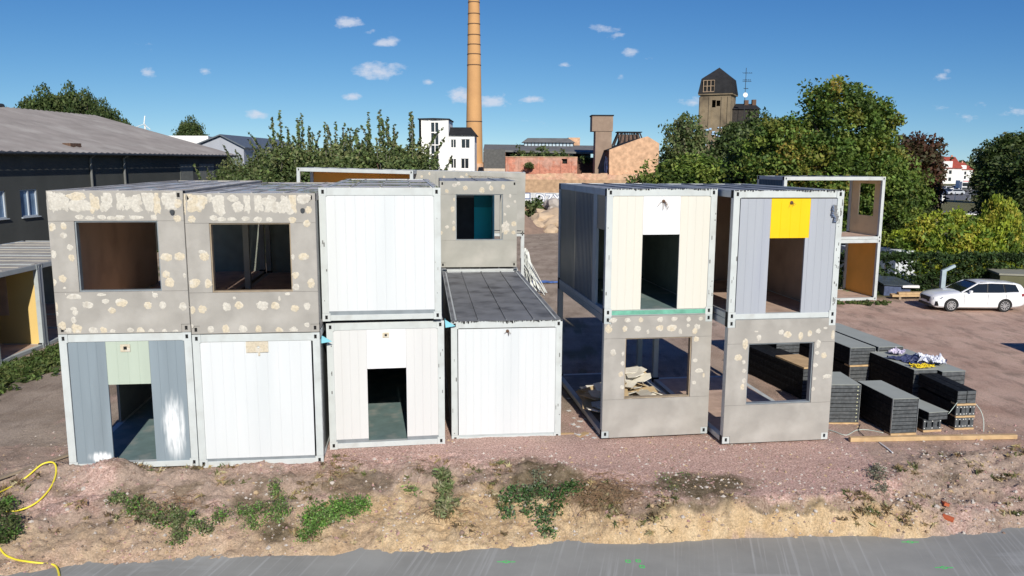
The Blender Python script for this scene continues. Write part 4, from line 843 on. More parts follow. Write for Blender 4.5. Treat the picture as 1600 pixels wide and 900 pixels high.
w_ = sw.build('stair_window', whitew, t); MB().box(1.6, 2.75, .2, .24, 4, 12.7).build('panes', glass_d, w_)
MB().box(1.3, 1.55, -.06, -.003, 4, 12.9).build('downpipe', whitew, t)
for (a, c, d, e) in ((4.30, 5.05, 9.2, 10.35), (5.75, 6.95, 9.15, 10.4), (4.30, 5.05, 6.4, 7.7), (5.7, 6.8, 6.35, 7.75)):
    f = MB().wall(a, c, d, e, .7, .76, [(a+.06, (a+c)/2-.04, d+.06, e-.06), ((a+c)/2+.04, c-.06, d+.06, e-.06)]).build('window', whitew, t); MB().box(a, c, .8, .83, d, e).build('pane', glass_d, f)
# cream annex
t = thing('cream_annex', 'small cream annex with two tiny windows at the chimney foot', 'building', (-3.95, 112, 0))
b = MB(); b.wall(0, 2.9, 0, 6.4, 0, .3, [(.85, 1.25, 6.4-1.65, 6.4-.85), (1.5, 1.9, 6.4-1.65, 6.4-.85)]); b.wall(.3, 5, 0, 6.4, 0, .3, axis='y'); b.wall(.3, 5, 0, 6.4, 2.6, 2.9, axis='y'); b.build('walls', mat('render_cream', (.55, .46, .36), .9, .12, 1, stain=(.4, .3, .22), stain_amt=.5), t)
MB().box(.0, 2.9, .02, .25, 6.403, 9.0).build('upper_boarding', mat('boarding_grey', (.10, .10, .095), .9, .2, 3), t); MB().box(.1, 2.8, .35, .4, 4.6, 6).build('window_backing', glass_d, t)
# long roofed shed
def P3(px, py, Y): v = at(px, py, Y); return (v.x, v.y, v.z)
t = thing('open_shed', 'long roofed factory shed, open and overgrown behind the red brick wall', 'building', (0, 122, 0))
def loc(p, o=(0, 122, 0)): return (p[0]-o[0], p[1]-o[1], p[2]-o[2])
A_, B_, C_, D_ = [loc(P3(*q)) for q in ((755, 234, 122), (932, 238, 122), (930, 227.5, 132), (757, 225.5, 132))]
b = MB(); b.hexa([Vector(v)-Vector((0, 0, .25)) for v in (A_, B_, C_, D_)], [A_, B_, C_, D_]); b.build('roof', mat('shed_roof', (.15, .15, .145), .8, .2, .8), t)
zb = A_[2]-.25; x0 = A_[0]; x1 = B_[0]
MB().box(x0+.2, x1, 9.0, 9.3, 0, 9.3).build('back_wall', mat('near_black_wall', (.035, .03, .027), .95, .3), t); MB().box(x0, x0+.3, .1, 8.9, 0, zb-.05).build('end_wall', mat('dark_brown_brick', (.09, .06, .05), .95, .3, 2), t)  # shade inside the shed painted into the back wall; end wall dark brick
for k in range(8):
    x = x0+3.2+k*(x1-x0-3.6)/7; MB().box(x, x+.18, .1, .35, 0, zb-.02).build('post', rust_m, t)
MB().box(x0+.5, x0+3.2, .05, .2, 6.8, zb-.1).build('boarding', mat('boarding_grey', (0, 0, 0)), t)
rs = np.random.RandomState(17)
p0 = at(790, 244, 119.7); cl = [(rs.uniform(1, 9), rs.uniform(-.8, .8), p0.z-.8+abs(rs.normal())*.7, .6) for _ in range(90)]+[(rs.uniform(9, 12.6), rs.uniform(-.6, .6), p0.z-.8+abs(rs.normal())*.3, .4) for _ in range(18)]
o = bpy.data.objects.new('wild_shrubs', leaf_mesh('wild_shrubs', cl, 24, .28, DK+OL, 18)); C.objects.link(o); o.location = (-1.2, 119.6, 0); stuff(o)
# red brick wall
xa = at(790, 250, 118).x; xb = at(902, 250, 118).x; zt = at(850, 246, 118).z
t = thing('brick_wall', 'weathered red brick wall with patched plaster and a dark hole', 'wall', (xa, 118, 0))
hx = at(882, 252, 118).x-xa; hz = at(882, 252, 118).z
b = MB(); b.wall(0, xb-xa, 0, zt, 0, .5, [(hx-.4, hx+.4, hz-.35, hz+.35)]); b.build('wall', redb, t); MB().box(hx-.5, hx+.5, .502, .6, hz-.5, hz+.5).build('hole_backing', black_m, t)
for k in range(7):
    u = k*1.55+.3; MB().box(u, u+.22, -.12, -.002, 0, zt-.4).build('pier', redb, t)
MB().box(-.02, xb-xa+.02, -.08, .58, zt, zt+.12).build('coping', orb, t)
# recess wall, its shade put into the darker brick colour
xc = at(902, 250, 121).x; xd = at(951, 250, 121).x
tag(MB().box(0, xd-xc, 0, .4, 0, at(902, 246, 121).z).build('recessed_wall', mat('brick_shade_dark', (.13, .07, .05), .95, .3, 2)), 'dark recessed brick wall between red wall and gabled house', 'wall'); bpy.data.objects['recessed_wall'].location = (xc, 121, 0)
# gabled house on the right
t = thing('gabled_ruin', 'tan brick gable-ended ruin at the right with sloping parapet', 'building', (0, 109.4, 0)); O_ = (0, 109.4, 0)
pts = [loc(P3(*q), O_) for q in ((952, 300, 109.4), (1030, 300, 109.4), (1030, 224, 109.4), (1012, 213, 109.4), (998, 217, 109.4), (952, 234, 109.4))]
pts = [(p[0], 0, p[2] if i > 1 else 0) for i, p in enumerate(pts)]; k = len(pts)
b = MB(); b.add(pts+[(p[0], .5, p[2]) for p in pts], [tuple(range(k)), tuple(range(2*k-1, k-1, -1))]+[(i, k+i, k+(i+1) % k, (i+1) % k) for i in range(k)]); b.build('gable_wall', tanb, t)
zl = pts[5][2]; xl = pts[5][0]
MB().box(xl, xl+.4, .502, 12.5, 0, zl-.2).build('side_wall', mat('brick_shade_dark', (0, 0, 0)), t)  # left-facing side, its shade put into a darker brick than the gable
b = MB(); b.hexa([(xl-.2, .5, zl-.2), (xl+4.9, .5, zl+1.5), (xl+4.9, 12.4, zl+1.5), (xl-.2, 12.4, zl-.2)], [(xl-.2, .5, zl), (xl+4.9, .5, zl+1.7), (xl+4.9, 12.4, zl+1.7), (xl-.2, 12.4, zl)]); b.build('roof', slate, t)
def text_mesh(body, size, name, m_, parent, M_, ext=.004, off=.015):
    cu = bpy.data.curves.new(name, 'FONT'); cu.body = body; cu.size = size; cu.extrude = ext; cu.offset = off
    to = bpy.data.objects.new(name, cu); C.objects.link(to); dg = bpy.context.evaluated_depsgraph_get(); me = bpy.data.meshes.new_from_object(to.evaluated_get(dg)); bpy.data.objects.remove(to)
    me.materials.clear(); me.materials.append(m_); me.transform(M_); o = bpy.data.objects.new(name, me); C.objects.link(o); o.parent = parent; return o
spray_w = mat('spray_white', (.75, .77, .80), .7, .1, 3); spray_b = mat('spray_blue', (.10, .14, .25), .7, .1); spray_lb = mat('spray_lightblue', (.38, .55, .75), .7, .25, 6)
b = MB(); rg = random.Random(31)
for k in range(9):
    y = 6-k*.55; pts_ = [(xl-.02, y+rg.uniform(-.5, .5), rg.uniform(5.2, 8.2)) for _ in range(4)]; b.tube(pts_, .05, 4)
b.build('white_tag', spray_w, t)
# front plaster wall with graffiti
xa = at(700, 300, 109).x; xb = at(1032, 300, 109).x; zt = at(850, 270, 109).z
t = thing('plaster_wall', 'long tan plastered wall with crumbling brick top and graffiti', 'wall', (xa, 108.9, 0)); b = MB()
MB().box(0, xb-xa, 0, .45, 0, zt-.9).build('wall', plas, t)
b = MB(); rg = random.Random(32); x = 0
while x < xb-xa:
    w = rg.uniform(.5, 1.6); b.box(x, min(x+w, xb-xa), .02+rg.uniform(0, .02), .43, zt-.9+.001, zt-rg.uniform(0, .25)); x += w
b.build('brick_top', orb, t)
gx = at(818, 310, 109).x-xa; gz0 = at(818, 320, 109).z; gz1 = at(818, 301, 109).z
MB().box(gx-.5, gx+9.5, -.012, -.002, gz0, gz1).build('whitewash', mat('whitewash', (.55, .56, .56), .9, .25, 1.5), t)
b = MB(); b.wall(gx-.2, gx+.95, gz0+.75, gz1+.02, -.03, -.014, [(gx-.05, gx+.8, gz0+.9, gz1-.12)]); b.build('graffiti_frame', spray_b, t); MB().box(gx-.05, gx+.8, -.022, -.014, gz0+.9, gz1-.12).build('graffiti_fill', spray_w, t)
RX = Matrix.Rotation(math.pi/2, 4, 'X')
text_mesh('DZYRS', 1.75, 'graffiti_letters', spray_w, t, Matrix.Translation((gx+1.6, -.03, gz0+.25)) @ RX, .006)
text_mesh('DZYRS', 1.75, 'graffiti_outline', spray_b, t, Matrix.Translation((gx+1.6, -.016, gz0+.25)) @ RX, .004, .09)
# concrete tower
O_ = (at(941, 250, 114).x, 114, 0)
t = thing('concrete_tower', 'square brown concrete tower with a wider overhanging head', 'tower', O_)
xl_, xr_ = at(931, 250, 114).x-O_[0], at(956.5, 250, 114).x-O_[0]; zb_, ztp = at(925, 205, 114).z, at(925, 181, 114).z
tw = mat('tower_render', (.27, .195, .145), .9, .1, .8, stain=(.36, .27, .2), stain_amt=.6)
MB().box(xl_-.1, xr_-.12, .1, 2.9, 0, zb_).build('shaft', tw, t); MB().box(xl_-.62, xr_, 0, 3, zb_+.002, ztp).build('head', tw, t); MB().box(xl_-.72, xr_+.1, -.1, 3.1, ztp+.002, ztp+.15).build('roof', slate, t)
# lantern roof
O_ = (at(818, 228, 130).x, 130, 0); ll = at(897, 228, 130).x-O_[0]; z0, z1, z2 = at(818, 229, 130).z, at(818, 222.5, 130).z, at(818, 217, 130).z
t = thing('roof_lantern', 'long glazed roof lantern on the factory shed', 'roof lantern', O_)
MB().box(.1, ll-.1, .2, 3.8, z0-2, z1).build('glazing', mat('lantern_glass', (.45, .55, .62), .25, .2, 6), t)
b = MB()
for k in range(15): x = .05+k*(ll-.2)/14; b.box(x, x+.12, .08, .3, z0-.6, z1)
b.box(0, ll, .06, .28, z0-.7, z0-.1); b.build('mullions', dark_m, t)
MB().add([(-.3, -.2, z1), (ll+.2, -.2, z1), (ll+.2, 4.2, z1), (-.3, 4.2, z1), (.7, 2, z2+.2), (ll-.8, 2, z2+.2)], [(0, 1, 5, 4), (1, 2, 5), (2, 3, 4, 5), (3, 0, 4), (0, 3, 2, 1)]).build('roof', mat('shed_roof', (0, 0, 0)), t)
O_ = (at(888, 228, 134).x, 134, 0); t = MB().box(0, at(906, 228, 134).x-O_[0], 0, 3, 0, at(900, 215, 134).z).build('roof_block', tanb); t.location = O_; tag(t, 'small tan rooftop block at the right end of the lantern', 'building')
# burnt turret
O_ = (at(984, 222, 124).x, 124, 0); t = thing('burnt_turret', 'ruined burnt roof turret with leaning beams behind the gable', 'roof turret', O_)
zb_ = at(984, 232, 124).z; zt_ = at(984, 207, 124).z; b = MB()
for k in range(7): x = -2.2+k*.73; b.bar((x*1.15, 0, zb_), (x*.72, .6, zt_), .16, .16); b.bar((x*1.15, 3, zb_), (x*.72, 2.4, zt_), .16, .16)
b.bar((-2.9, .3, zb_), (-1.6, .6, zt_-.3), .2, .2); b.build('beams', mat('charred_wood', (.05, .04, .035), .95, .3), t)
MB().box(-1.55, 1.5, .7, 2.2, zb_, zt_-.3).build('core', mat('burnt_brick', (.14, .09, .07), .95, .4, 3), t); MB().box(-1.9, 1.9, .3, 2.7, zt_, zt_+.15).build('cap', slate, t)
# mansard tower
Yt = 150; O_ = (at(1120, 200, Yt).x, Yt, 0); t = thing('mansard_tower', 'derelict square tower with dark mansard roof, broken window and blue graffiti', 'tower', O_, R(-24))
s = 2.75; ze = at(1120, 150, Yt).z; zk = at(1120, 124.5, Yt).z; zp = at(1120, 105.5, Yt).z; tcol = mat('tower_plaster', (.25, .195, .125), .9, .2, 1, stain=(.07, .055, .04), stain_amt=.85, stain_scale=.5)
b = MB(); b.wall(-s, s, 0, ze, -s, -s+.3, [(-.9, .1, ze-2.2, ze-.9), (.2, .9, ze-2, ze-1)]); b.wall(-s+.3, s, 0, ze, -s, -s+.3, axis='y'); b.wall(-s+.3, s, 0, ze, s-.3, s, axis='y'); b.box(-s+.3, s-.3, s-.3, s, 0, ze); b.build('walls', tcol, t)
for u in (-s, -1.1, 1.1, s-.55): MB().box(u, u+.55, -s-.15, -s-.002, 0, ze-.3).build('pilaster', tcol, t)
for u in (-s, -1.1, 1.1, s-.55): MB().box(-s-.15, -s-.002, u, u+.55, 0, ze-.3).build('pilaster', tcol, t)
MB().box(-s-.3, s+.3, -s-.3, s+.3, ze, ze+.25).build('cornice', tcol, t)
e1 = s+.35; e2 = s-.1; q = [(-1, -1), (1, -1), (1, 1), (-1, 1)]
b = MB(); b.add([(x*e1, y*e1, ze+.25) for x, y in q]+[(x*e2, y*e2, zk) for x, y in q]+[(0, 0, zp)], [(3, 2, 1, 0)]+[(i, (i+1) % 4, 4+(i+1) % 4, 4+i) for i in range(4)]+[(4+i, 4+(i+1) % 4, 8) for i in range(4)]); b.build('mansard_roof', slate, t)
g = MB().wall(-2.2, -.2, ze+.5, zk-.3, -e1-.05, -e1+.25, [(-2.1+k*.66, -1.55+k*.66, ze+.6+j*1.0, ze+1.5+j*1.0) for k in range(3) for j in range(2)]).build('roof_window', conc, t); MB().box(-2.15, -.25, -e1+.1, -e1+.2, ze+.55, zk-.35).build('pane', black_m, g)
b = MB(); rg = random.Random(41)
for k in range(22): x = rg.uniform(-1.8, 1.8); z = rg.uniform(ze-9.5, ze-5.8); w = rg.uniform(.2, .8); hh_ = rg.uniform(.12, .35); b.box(x, x+w, -s-.2-.004*k, -s-.16-.004*k, z, z+hh_)
b.build('blue_graffiti', spray_lb, t)
# neighbour roof with chimneys and aerial
O_ = (at(1165, 160, 148).x, 148, 0); zt_ = at(1165, 160, 148).z; t = thing('dark_roofed_house', 'dark-roofed house behind the trees with brick chimney stacks', 'building', O_)
MB().add([(-2.5, 0, zt_-1.2), (2.9, 0, zt_-1.2), (2.9, 7, zt_-1.2), (-2.5, 7, zt_-1.2), (-2.3, 3.5, zt_), (2.7, 3.5, zt_)], [(0, 1, 5, 4), (1, 2, 5), (2, 3, 4, 5), (3, 0, 4), (0, 3, 2, 1)]).build('roof', slate, t); MB().box(-2.3, 2.7, .3, 6.7, 0, zt_-1.21).build('walls', mat('near_black_wall', (.035, .03, .027)), t)  # house walls coloured near-black throughout
for x, hh_ in ((-2.3, .7), (.6, .6), (2.0, .7)): MB().box(x, x+.7, 2.6, 3.3, zt_-1.0, zt_+hh_).build('chimney', rust_m, t)
O_ = (at(1164, 150, 146).x, 146, 0); t = thing('tv_aerial', 'tall rooftop television aerial with white dish', 'aerial', O_); z0 = at(1164, 160, 146).z; z1 = at(1164, 106, 146).z
b = MB(); b.tube([(0, 0, z0-3), (0, 0, z1)], .05, 6); b.build('mast', dark_m, t)
b = MB()
for z, w in ((z1-.9, 1.1), (z1-2.1, .9), (z1-2.35, 1.0), (z1-3.6, .5)):
    b.tube([(-w*.5, 0, z), (w, 0, z)], .035, 5)
    for k in range(5): b.tube([(-w*.5+k*w*.35, -.25, z), (-w*.5+k*w*.35, .25, z+.12)], .03, 4)
b.build('elements', dark_m, t); dz = at(1164, 148.5, 146).z
MB().tube([(0, -.25, dz), (0, -.18, dz), (0, -.1, dz)], [.42, .36, .1], 16).build('dish', whitew, t)

# warehouse on the left
eav = 7.98; W0 = Vector((-31.0, 49.0)); W1 = Vector((-27.9, 79.5)); dirv = (W1-W0).normalized(); ang = math.atan2(dirv.y, dirv.x)
t = thing('warehouse', 'long dark-walled warehouse with grey corrugated roof at the left', 'building', (W0.x, W0.y, 0), ang)   # local x runs away from the camera
L1 = (W1-W0).length; L0 = -32; D = 28; rid = eav+3.75
wallm = mat('warehouse_render', (.065, .07, .066), .9, .12, .5, stain=(.10, .105, .095), stain_amt=.5, stain_scale=.3)
wins = []
def wx(px):   # where a pixel column meets the wall plane
    r = ray(px, 300); d = Vector((r.x, r.y)).normalized(); n_ = Vector((-dirv.y, dirv.x)); k = (W0.dot(n_))/(d.dot(n_)); return (d*k-W0).dot(dirv), (d*k).y
def wz(px, py): xx, Y = wx(px); return at(px, py, Y).z
for (a, c, top, bot) in ((-28, 8, 298, 341), (31, 58, 295, 337)):
    wins.append((wx(a)[0], wx(c)[0], wz(c, bot), wz(c, top)))
wins += [(-14, -11.8, 3.9, 5.7), (-24, -21.8, 3.9, 5.7)]
drs = [(wx(283)[0], wx(303)[0], 3.6, wz(300, 257)), (wx(313)[0], wx(336)[0], 3.6, wz(330, 256))]
MB().wall(L0, L1, 0, eav, 0, .3, wins).build('wall', wallm, t)
gb = [(L1-.3, .3, 0), (L1-.3, D, 0), (L1-.3, D, eav), (L1-.3, D/2, rid-.15), (L1-.3, .3, eav)]
MB().add(gb+[(x+.3, y, z) for x, y, z in gb], [(0, 1, 2, 3, 4), (9, 8, 7, 6, 5)]+[(i, 5+i, 5+(i+1) % 5, (i+1) % 5) for i in range(5)]).build('gable_wall', wallm, t)
for (a, c, d, e) in wins:
    w_ = MB().wall(a, c, d, e, .06, .14, [(a+.08, (a+c)/2-.05, d+.08, e-.08), ((a+c)/2+.05, c-.08, d+.08, e-.08)]).build('window', mat('upvc', (.45, .5, .55), .4, .05), t)
    MB().box(a+.02, c-.02, .15, .18, d, e).build('pane', mat('pane_blue', (.16, .25, .38), .15, .3, 1, spec=.6), w_); MB().box(a-.05, c+.05, -.12, .05, d-.06, d-.002).build('sill', mat('upvc', (0, 0, 0)), w_)
for (a, c, d, e) in drs: MB().box(a, c, -.03, -.002, d, e).build('wall_panel', mat('panel_greygreen', (.17, .18, .165), .8, .1), t)
# corrugated roof: waves run up the slope
def corr_roof(y0, z0, y1, z1, x0, x1, step=.35):
    n_ = int((x1-x0)/step); vs = []; fs = []
    for i in range(n_+1):
        x = x0+(x1-x0)*i/n_; dz_ = .04*(1 if i % 2 else -1); vs += [(x, y0, z0+dz_), (x, y1, z1+dz_)]
    for i in range(n_): fs.append((2*i, 2*i+2, 2*i+3, 2*i+1))
    return vs, fs
rfm = mat('asbestos_roof', (.27, .245, .225), .9, .13, .6, stain=(.38, .36, .33), stain_amt=.7, stain_scale=.35, bump=.2, bscale=8)
b = MB(); v_, f_ = corr_roof(-.55, eav-.1, D/2, rid, L0-.5, L1+.5); b.add(v_, f_); v_, f_ = corr_roof(D+.55, eav-.1, D/2, rid, L0-.5, L1+.5); b.add(v_, f_); o = b.build('roof', rfm, t)
sd = o.modifiers.new('solid', 'SOLIDIFY'); sd.thickness = .08
MB().tube([(L0-.5, D/2, rid+.05), (L1-12, D/2, rid+.05)], .22, 8).build('ridge_vent', dark_m, o)
MB().tube([(L0-.5, -.62, eav-.22), (L1+.5, -.62, eav-.22)], .09, 8).build('gutter', dark_m, t)
for px in (143, 195): x = wx(px)[0]; MB().tube([(x, -.1, 0), (x, -.1, eav-.5), (x, -.6, eav-.2)], .09, 8).build('downpipe', mat('pipe_grey', (.15, .155, .15), .7), t)
MB().tube([(L1-.2, -.12, 0), (L1-.2, -.12, eav-.5), (L1-.2, -.6, eav-.2)], .09, 8).build('downpipe', dark_m, t)
x = wx(143)[0]; MB().box(x-.6, x+.6, .9, 1.5, eav+.28, eav+.55).build('roof_vent', rust_m, o)
# grey hall behind
Yh = 98; O_ = (at(312, 240, Yh).x, Yh, 0); t = thing('metal_hall', 'light grey metal-clad hall with shallow gable behind the warehouse', 'building', O_)
w = at(381, 240, Yh).x-O_[0]; ze_ = at(312, 226, Yh).z; za = at(346, 213, Yh).z; clad = mat('cladding_grey', (.36, .38, .42), .5, .06, 1, streak=True)
pts = [(0, 0, 0), (w, 0, 0), (w, 0, at(381, 231, Yh).z), (w*.5, 0, za), (0, 0, ze_)]
MB().add(pts+[(x, .25, z) for x, y, z in pts], [tuple(range(5)), (9, 8, 7, 6, 5)]+[(i, 5+i, 5+(i+1) % 5, (i+1) % 5) for i in range(5)]).build('gable_wall', clad, t); MB().box(.0, .25, .252, 25, 0, ze_).build('side_wall', clad, t)
MB().box(w-.25, w, .252, 25, 0, at(381, 231, Yh).z).build('side_wall', clad, t)
b = MB(); 
for (xa_, za_, xb_, zb_) in ((-.3, ze_-.08, w*.5, za+.1), (w*.5, za+.1, w+.3, at(381, 231, Yh).z-.08)): b.hexa([(xa_, -.4, za_), (xb_, -.4, zb_), (xb_, 25, zb_), (xa_, 25, za_)], [(xa_, -.4, za_+.15), (xb_, -.4, zb_+.15), (xb_, 25, zb_+.15), (xa_, 25, za_+.15)])
b.build('roof', mat('hall_roof', (.12, .14, .16), .5), t)
MB().box(.5, w-.2, -.06, -.003, at(350, 268, Yh).z, at(350, 246, Yh).z).build('roller_door', mat('door_greygreen', (.13, .16, .14), .5), t)
MB().box(-6.2, -.01, 3, 3.4, at(300, 235, Yh).z, at(280, 212, Yh+3).z).build('parapet', whitew, t); MB().box(-6.2, -.01, 3.41, 20, 0, at(280, 213, Yh+3).z).build('annex', clad, t)
MB().box(-.2, w+.6, -3, -.5, at(350, 279, Yh).z-.3, at(350, 276, Yh).z).build('canopy', clad, t)
# wind turbine
O_ = at(227, 205, 900); t = thing('wind_turbine', 'tiny white wind turbine on the skyline', 'wind turbine', (O_.x, 900, 0)); zh = at(227, 194, 900).z
MB().tube([(0, 0, 0), (0, 0, zh)], [1.6, .8], 10).build('mast', whitew, t); b = MB()
for a in (80, 200, 320): b.bar((0, -2, zh), (9*math.cos(R(a)), -2, zh+9*math.sin(R(a))), 1.0, .4)
b.build('rotor', whitew, t)
# far houses at right, car park
def house(label, px, py_base, Y, w, d, h_, rh, rz, wm, rm):
    p = at(px, py_base, Y); t = thing('house', label, 'house', (p.x, Y, 0), R(rz))
    hb = h_; f = []
    ws = MB(); hs_ = [(-w/2+1+k*2.2, -w/2+1.9+k*2.2, z, z+1.3) for k in range(int((w-1.4)/2.2)) for z in (1, hb-2)]
    ws.wall(-w/2, w/2, 0, hb, -d/2, -d/2+.3, hs_); ws.box(-w/2, -w/2+.3, -d/2+.3, d/2, 0, hb); ws.box(w/2-.3, w/2, -d/2+.3, d/2, 0, hb); ws.box(-w/2+.3, w/2-.3, d/2-.3, d/2, 0, hb); ws.build('walls', wm, t)
    for hh_ in hs_: MB().box(hh_[0], hh_[1], -d/2+.15, -d/2+.2, hh_[2], hh_[3]).build('window', glass_d, t)
    r = MB().add([(-w/2-.4, -d/2-.4, hb), (w/2+.4, -d/2-.4, hb), (w/2+.4, d/2+.4, hb), (-w/2-.4, d/2+.4, hb), (-w/2+1.5, 0, hb+rh), (w/2-1.5, 0, hb+rh)], [(0, 1, 5, 4), (1, 2, 5), (2, 3, 4, 5), (3, 0, 4), (0, 3, 2, 1)]).build('roof', rm, t)
    MB().box(-1.6, 1.6, -d/2-.1, 0, hb+.3, hb+rh*.62).build('dormer', wm, r); MB().box(w/2-3, w/2-2.4, -.3, .3, hb+rh-1, hb+rh+.6).build('chimney', redb, r); return t
redroof = mat('tiles_red', (.30, .06, .04), .8, .2, 2)
house('white house with red tiled roof and white dormer beyond the car park', 1477, 250, 300, 9.5, 8, 5.6, 4.2, -15, whitew, redroof)
house('beige house end peeping between the huge tree and the copper tree', 1406, 240, 105, 7, 7, 8.2, 1.2, 20, mat('render_beige', (.45, .35, .24), .9), mat('tiles_brown', (.16, .1, .07), .9))
house('reddish house far behind the right-hand trees', 1563, 250, 230, 10, 8, 5, 3, 0, conc, redroof)
house('second red-roofed house half hidden right of the white one', 1497, 250, 340, 9, 7, 4.8, 3.0, 5, whitew, redroof)
asph = mat('asphalt', (.16, .16, .165), .9, .15, 1.5)
o = MB().box(84, 150, 165, 250, .003, .02).build('car_park', asph); structure(o)
o = MB().box(58, 170, 118, 126, .003, .02).build('road', asph); structure(o); o = MB().box(58, 170, 117.4, 117.8, .0, .16).build('kerb', whitew); structure(o)
# soil heap, rubble, weeds in the middle distance
def heap(name, label, cx, cy, rx, ry, h_, m_, seed, cat):
    vs = []; fs = []; nr, na = 12, 36
    for i in range(nr+1):
        q = i/nr
        for k in range(na):
            a = 2*math.pi*k/na; x = math.cos(a)*rx*q; y = math.sin(a)*ry*q; vs.append((x, y, h_*(1-q)**1.05*(1+.25*noise.noise(Vector((x*.5, y*.5, seed))))+.12*noise.noise(Vector((x*1.5, y*1.5, seed)))*(1-q)-.02))
    for i in range(nr):
        for k in range(na): fs.append((i*na+k, (i+1)*na+k, (i+1)*na+(k+1) % na, i*na+(k+1) % na))
    b = MB(); b.add(vs, fs); o = b.build(name, m_, smooth=True); o.location = (cx, cy, 0); return tag(o, label, cat)
p = gp(818, 366); heap('soil_heap', 'brown soil heap between container rows, left of the pale rubble', p.x-1.2, p.y+4, 4.2, 4.5, 2.6, mat('soil_brown', (.27, .19, .145), .95, .15, 2, bump=.5, bscale=6), 3, 'soil heap')
rub = [mat('rubble_tan', (.50, .38, .26), .9, .15, 1.5, bump=.3, bscale=8), mat('rubble_grey', (.40, .36, .32), .9, .15, 1.5)]
rm = [rock_mesh('rubble_block', k, 1, .75) for k in range(4)]
for k, me in enumerate(rm): me.materials.append(rub[k % 2 and k == 1])
rg = random.Random(51)
for i in range(34):
    px = rg.uniform(836, 900); f = rg.random(); Y = 84+f*14; p = at(px, 350, Y)
    o = bpy.data.objects.new('rubble_block', rm[i % 4]); C.objects.link(o); s = rg.uniform(.5, 1.35)*(1.1 if i % 5 else 1.5)
    top = lerp_table([(836, .4), (850, 2.0), (866, 2.8), (900, 3.0)], px)
    o.location = (p.x, Y, max(.2, top*f*rg.uniform(.75, 1.0))); o.scale = (s, s*.8, s*.7); o.rotation_euler = (rg.uniform(-.5, .5), rg.uniform(-.5, .5), rg.uniform(0, 6))
    tag(o, 'broken masonry block in the rubble heap below the graffiti wall', 'rubble', 'masonry blocks in the rubble heap')
p = at(850, 350, 93); heap('rubble_heap', 'fine rubble under the masonry blocks below the graffiti wall', p.x+1.5, 93, 6.5, 7, 2.2, rub[0], 8, 'rubble heap')
bush = tree_proto('small_bush', [(0, 0, .9, 1.6, 1, .9), (1.2, .2, .6, 1.2, .8, .7)], 1, 60, 26, .2, OL+DK, 61, .45, .04)
T(bush, 'low weedy bush between soil heap and graffiti wall', 826, 100, 1.6, 0, None, 'bush'); T(bush, 'tiny bush growing on the ledge of the red brick wall', 827, 117, .55, 1, None, 'bush'); bpy.data.objects[[o.name for o in C.objects if o.get('label', '').startswith('tiny bush')][0]].location.z = at(827, 264, 117).z
# distant cars and truck
def far_car(label, p, rz, colr, L_=4.4, van=False):
    t = thing('parked_car', label, 'car', p, R(rz)); m_ = mat('carpaint_%g_%g_%g' % colr, colr, .3, .02, coat=.5)
    prof = [(-L_/2, .35), (-L_/2, .8), (-L_/2+.9, .95), (-L_/2+1.5, 1.42), (L_/2-1.0, 1.42), (L_/2-.15, .95), (L_/2, .75), (L_/2, .35)]; k = len(prof)
    for nm, sc_, w0, w1, mm in (('body', 1, .88, .88, m_),):
        b = MB(); b.add([(x, -.85 if z < 1 else -.68, z) for x, z in prof]+[(x, .85 if z < 1 else .68, z) for x, z in prof], [tuple(range(k)), tuple(range(2*k-1, k-1, -1))]+[(i, k+i, k+(i+1) % k, (i+1) % k) for i in range(k)]); b.build('body', mm, t, bevel=.05)
    b = MB()
    for s_ in (-1, 1): b.hexa([(-L_/2+1.0, s_*.85, .96), (L_/2-.3, s_*.85, .96), (L_/2-.3, s_*.80, .96), (-L_/2+1.0, s_*.80, .96)], [(-L_/2+1.6, s_*.72, 1.36), (L_/2-1.0, s_*.72, 1.36), (L_/2-1.0, s_*.67, 1.36), (-L_/2+1.6, s_*.67, 1.36)])
    b.hexa([(-L_/2+.86, -.75, .98), (-L_/2+.86, .75, .98), (-L_/2+.95, .75, .98), (-L_/2+.95, -.75, .98)], [(-L_/2+1.42, -.66, 1.38), (-L_/2+1.42, .66, 1.38), (-L_/2+1.5, .66, 1.38), (-L_/2+1.5, -.66, 1.38)])
    b.build('windows', glass_d, t)
    for x in (-L_/2+.85, L_/2-.8):
        for s_ in (-1, 1): MB().tube([(x, s_*.72, .33), (x, s_*.9, .33)], .33, 14).build('wheel', black_m, t)
    return t
def gpc(px, py): v = gp(px, py, .02); return (v.x, v.y, .02)
def pat(px, Y): v = at(px, 300, Y); return (v.x, Y, .02)
far_car('dark blue car in the distant car park, nearest the fence', pat(1474, 196), 10, (.03, .05, .12))
far_car('silver car beside the dark blue one in the distant car park', pat(1491, 190), 8, (.5, .52, .54))
far_car('white car behind the dark blue one in the distant car park', pat(1478, 214), 25, (.75, .75, .76))
far_car('pale car next to the truck in the distant car park', pat(1493, 222), 35, (.6, .62, .66))
pt = pat(1508, 212); t = thing('truck', 'white cab truck with red roof light bar in the distant car park', 'truck', pt, R(72))
MB().box(-1.2, .9, -1.15, 1.15, .5, 2.7).build('cab', whitew, t, bevel=.08); b = MB(); b.box(-1.23, -1.205, -1.0, 1.0, 1.5, 2.4); b.box(-.8, .3, -1.17, -1.155, 1.5, 2.4); b.build('windows', glass_d, t)
MB().box(1.0, 6.5, -1.2, 1.2, .9, 2.9).build('load_box', whitew, t, bevel=.05); MB().box(-.9, -.3, -.8, .8, 2.71, 2.88).build('light_bar', mat('red_plastic', (.6, .05, .03), .4), t); MB().box(-1.25, -1.21, -1.0, 1.0, .6, 1.2).build('grille', dark_m, t)
for x in (-.3, 4.6, 5.6):
    for s_ in (-1, 1): MB().tube([(x, s_*.85, .5), (x, s_*1.18, .5)], .5, 16).build('wheel', black_m, t)
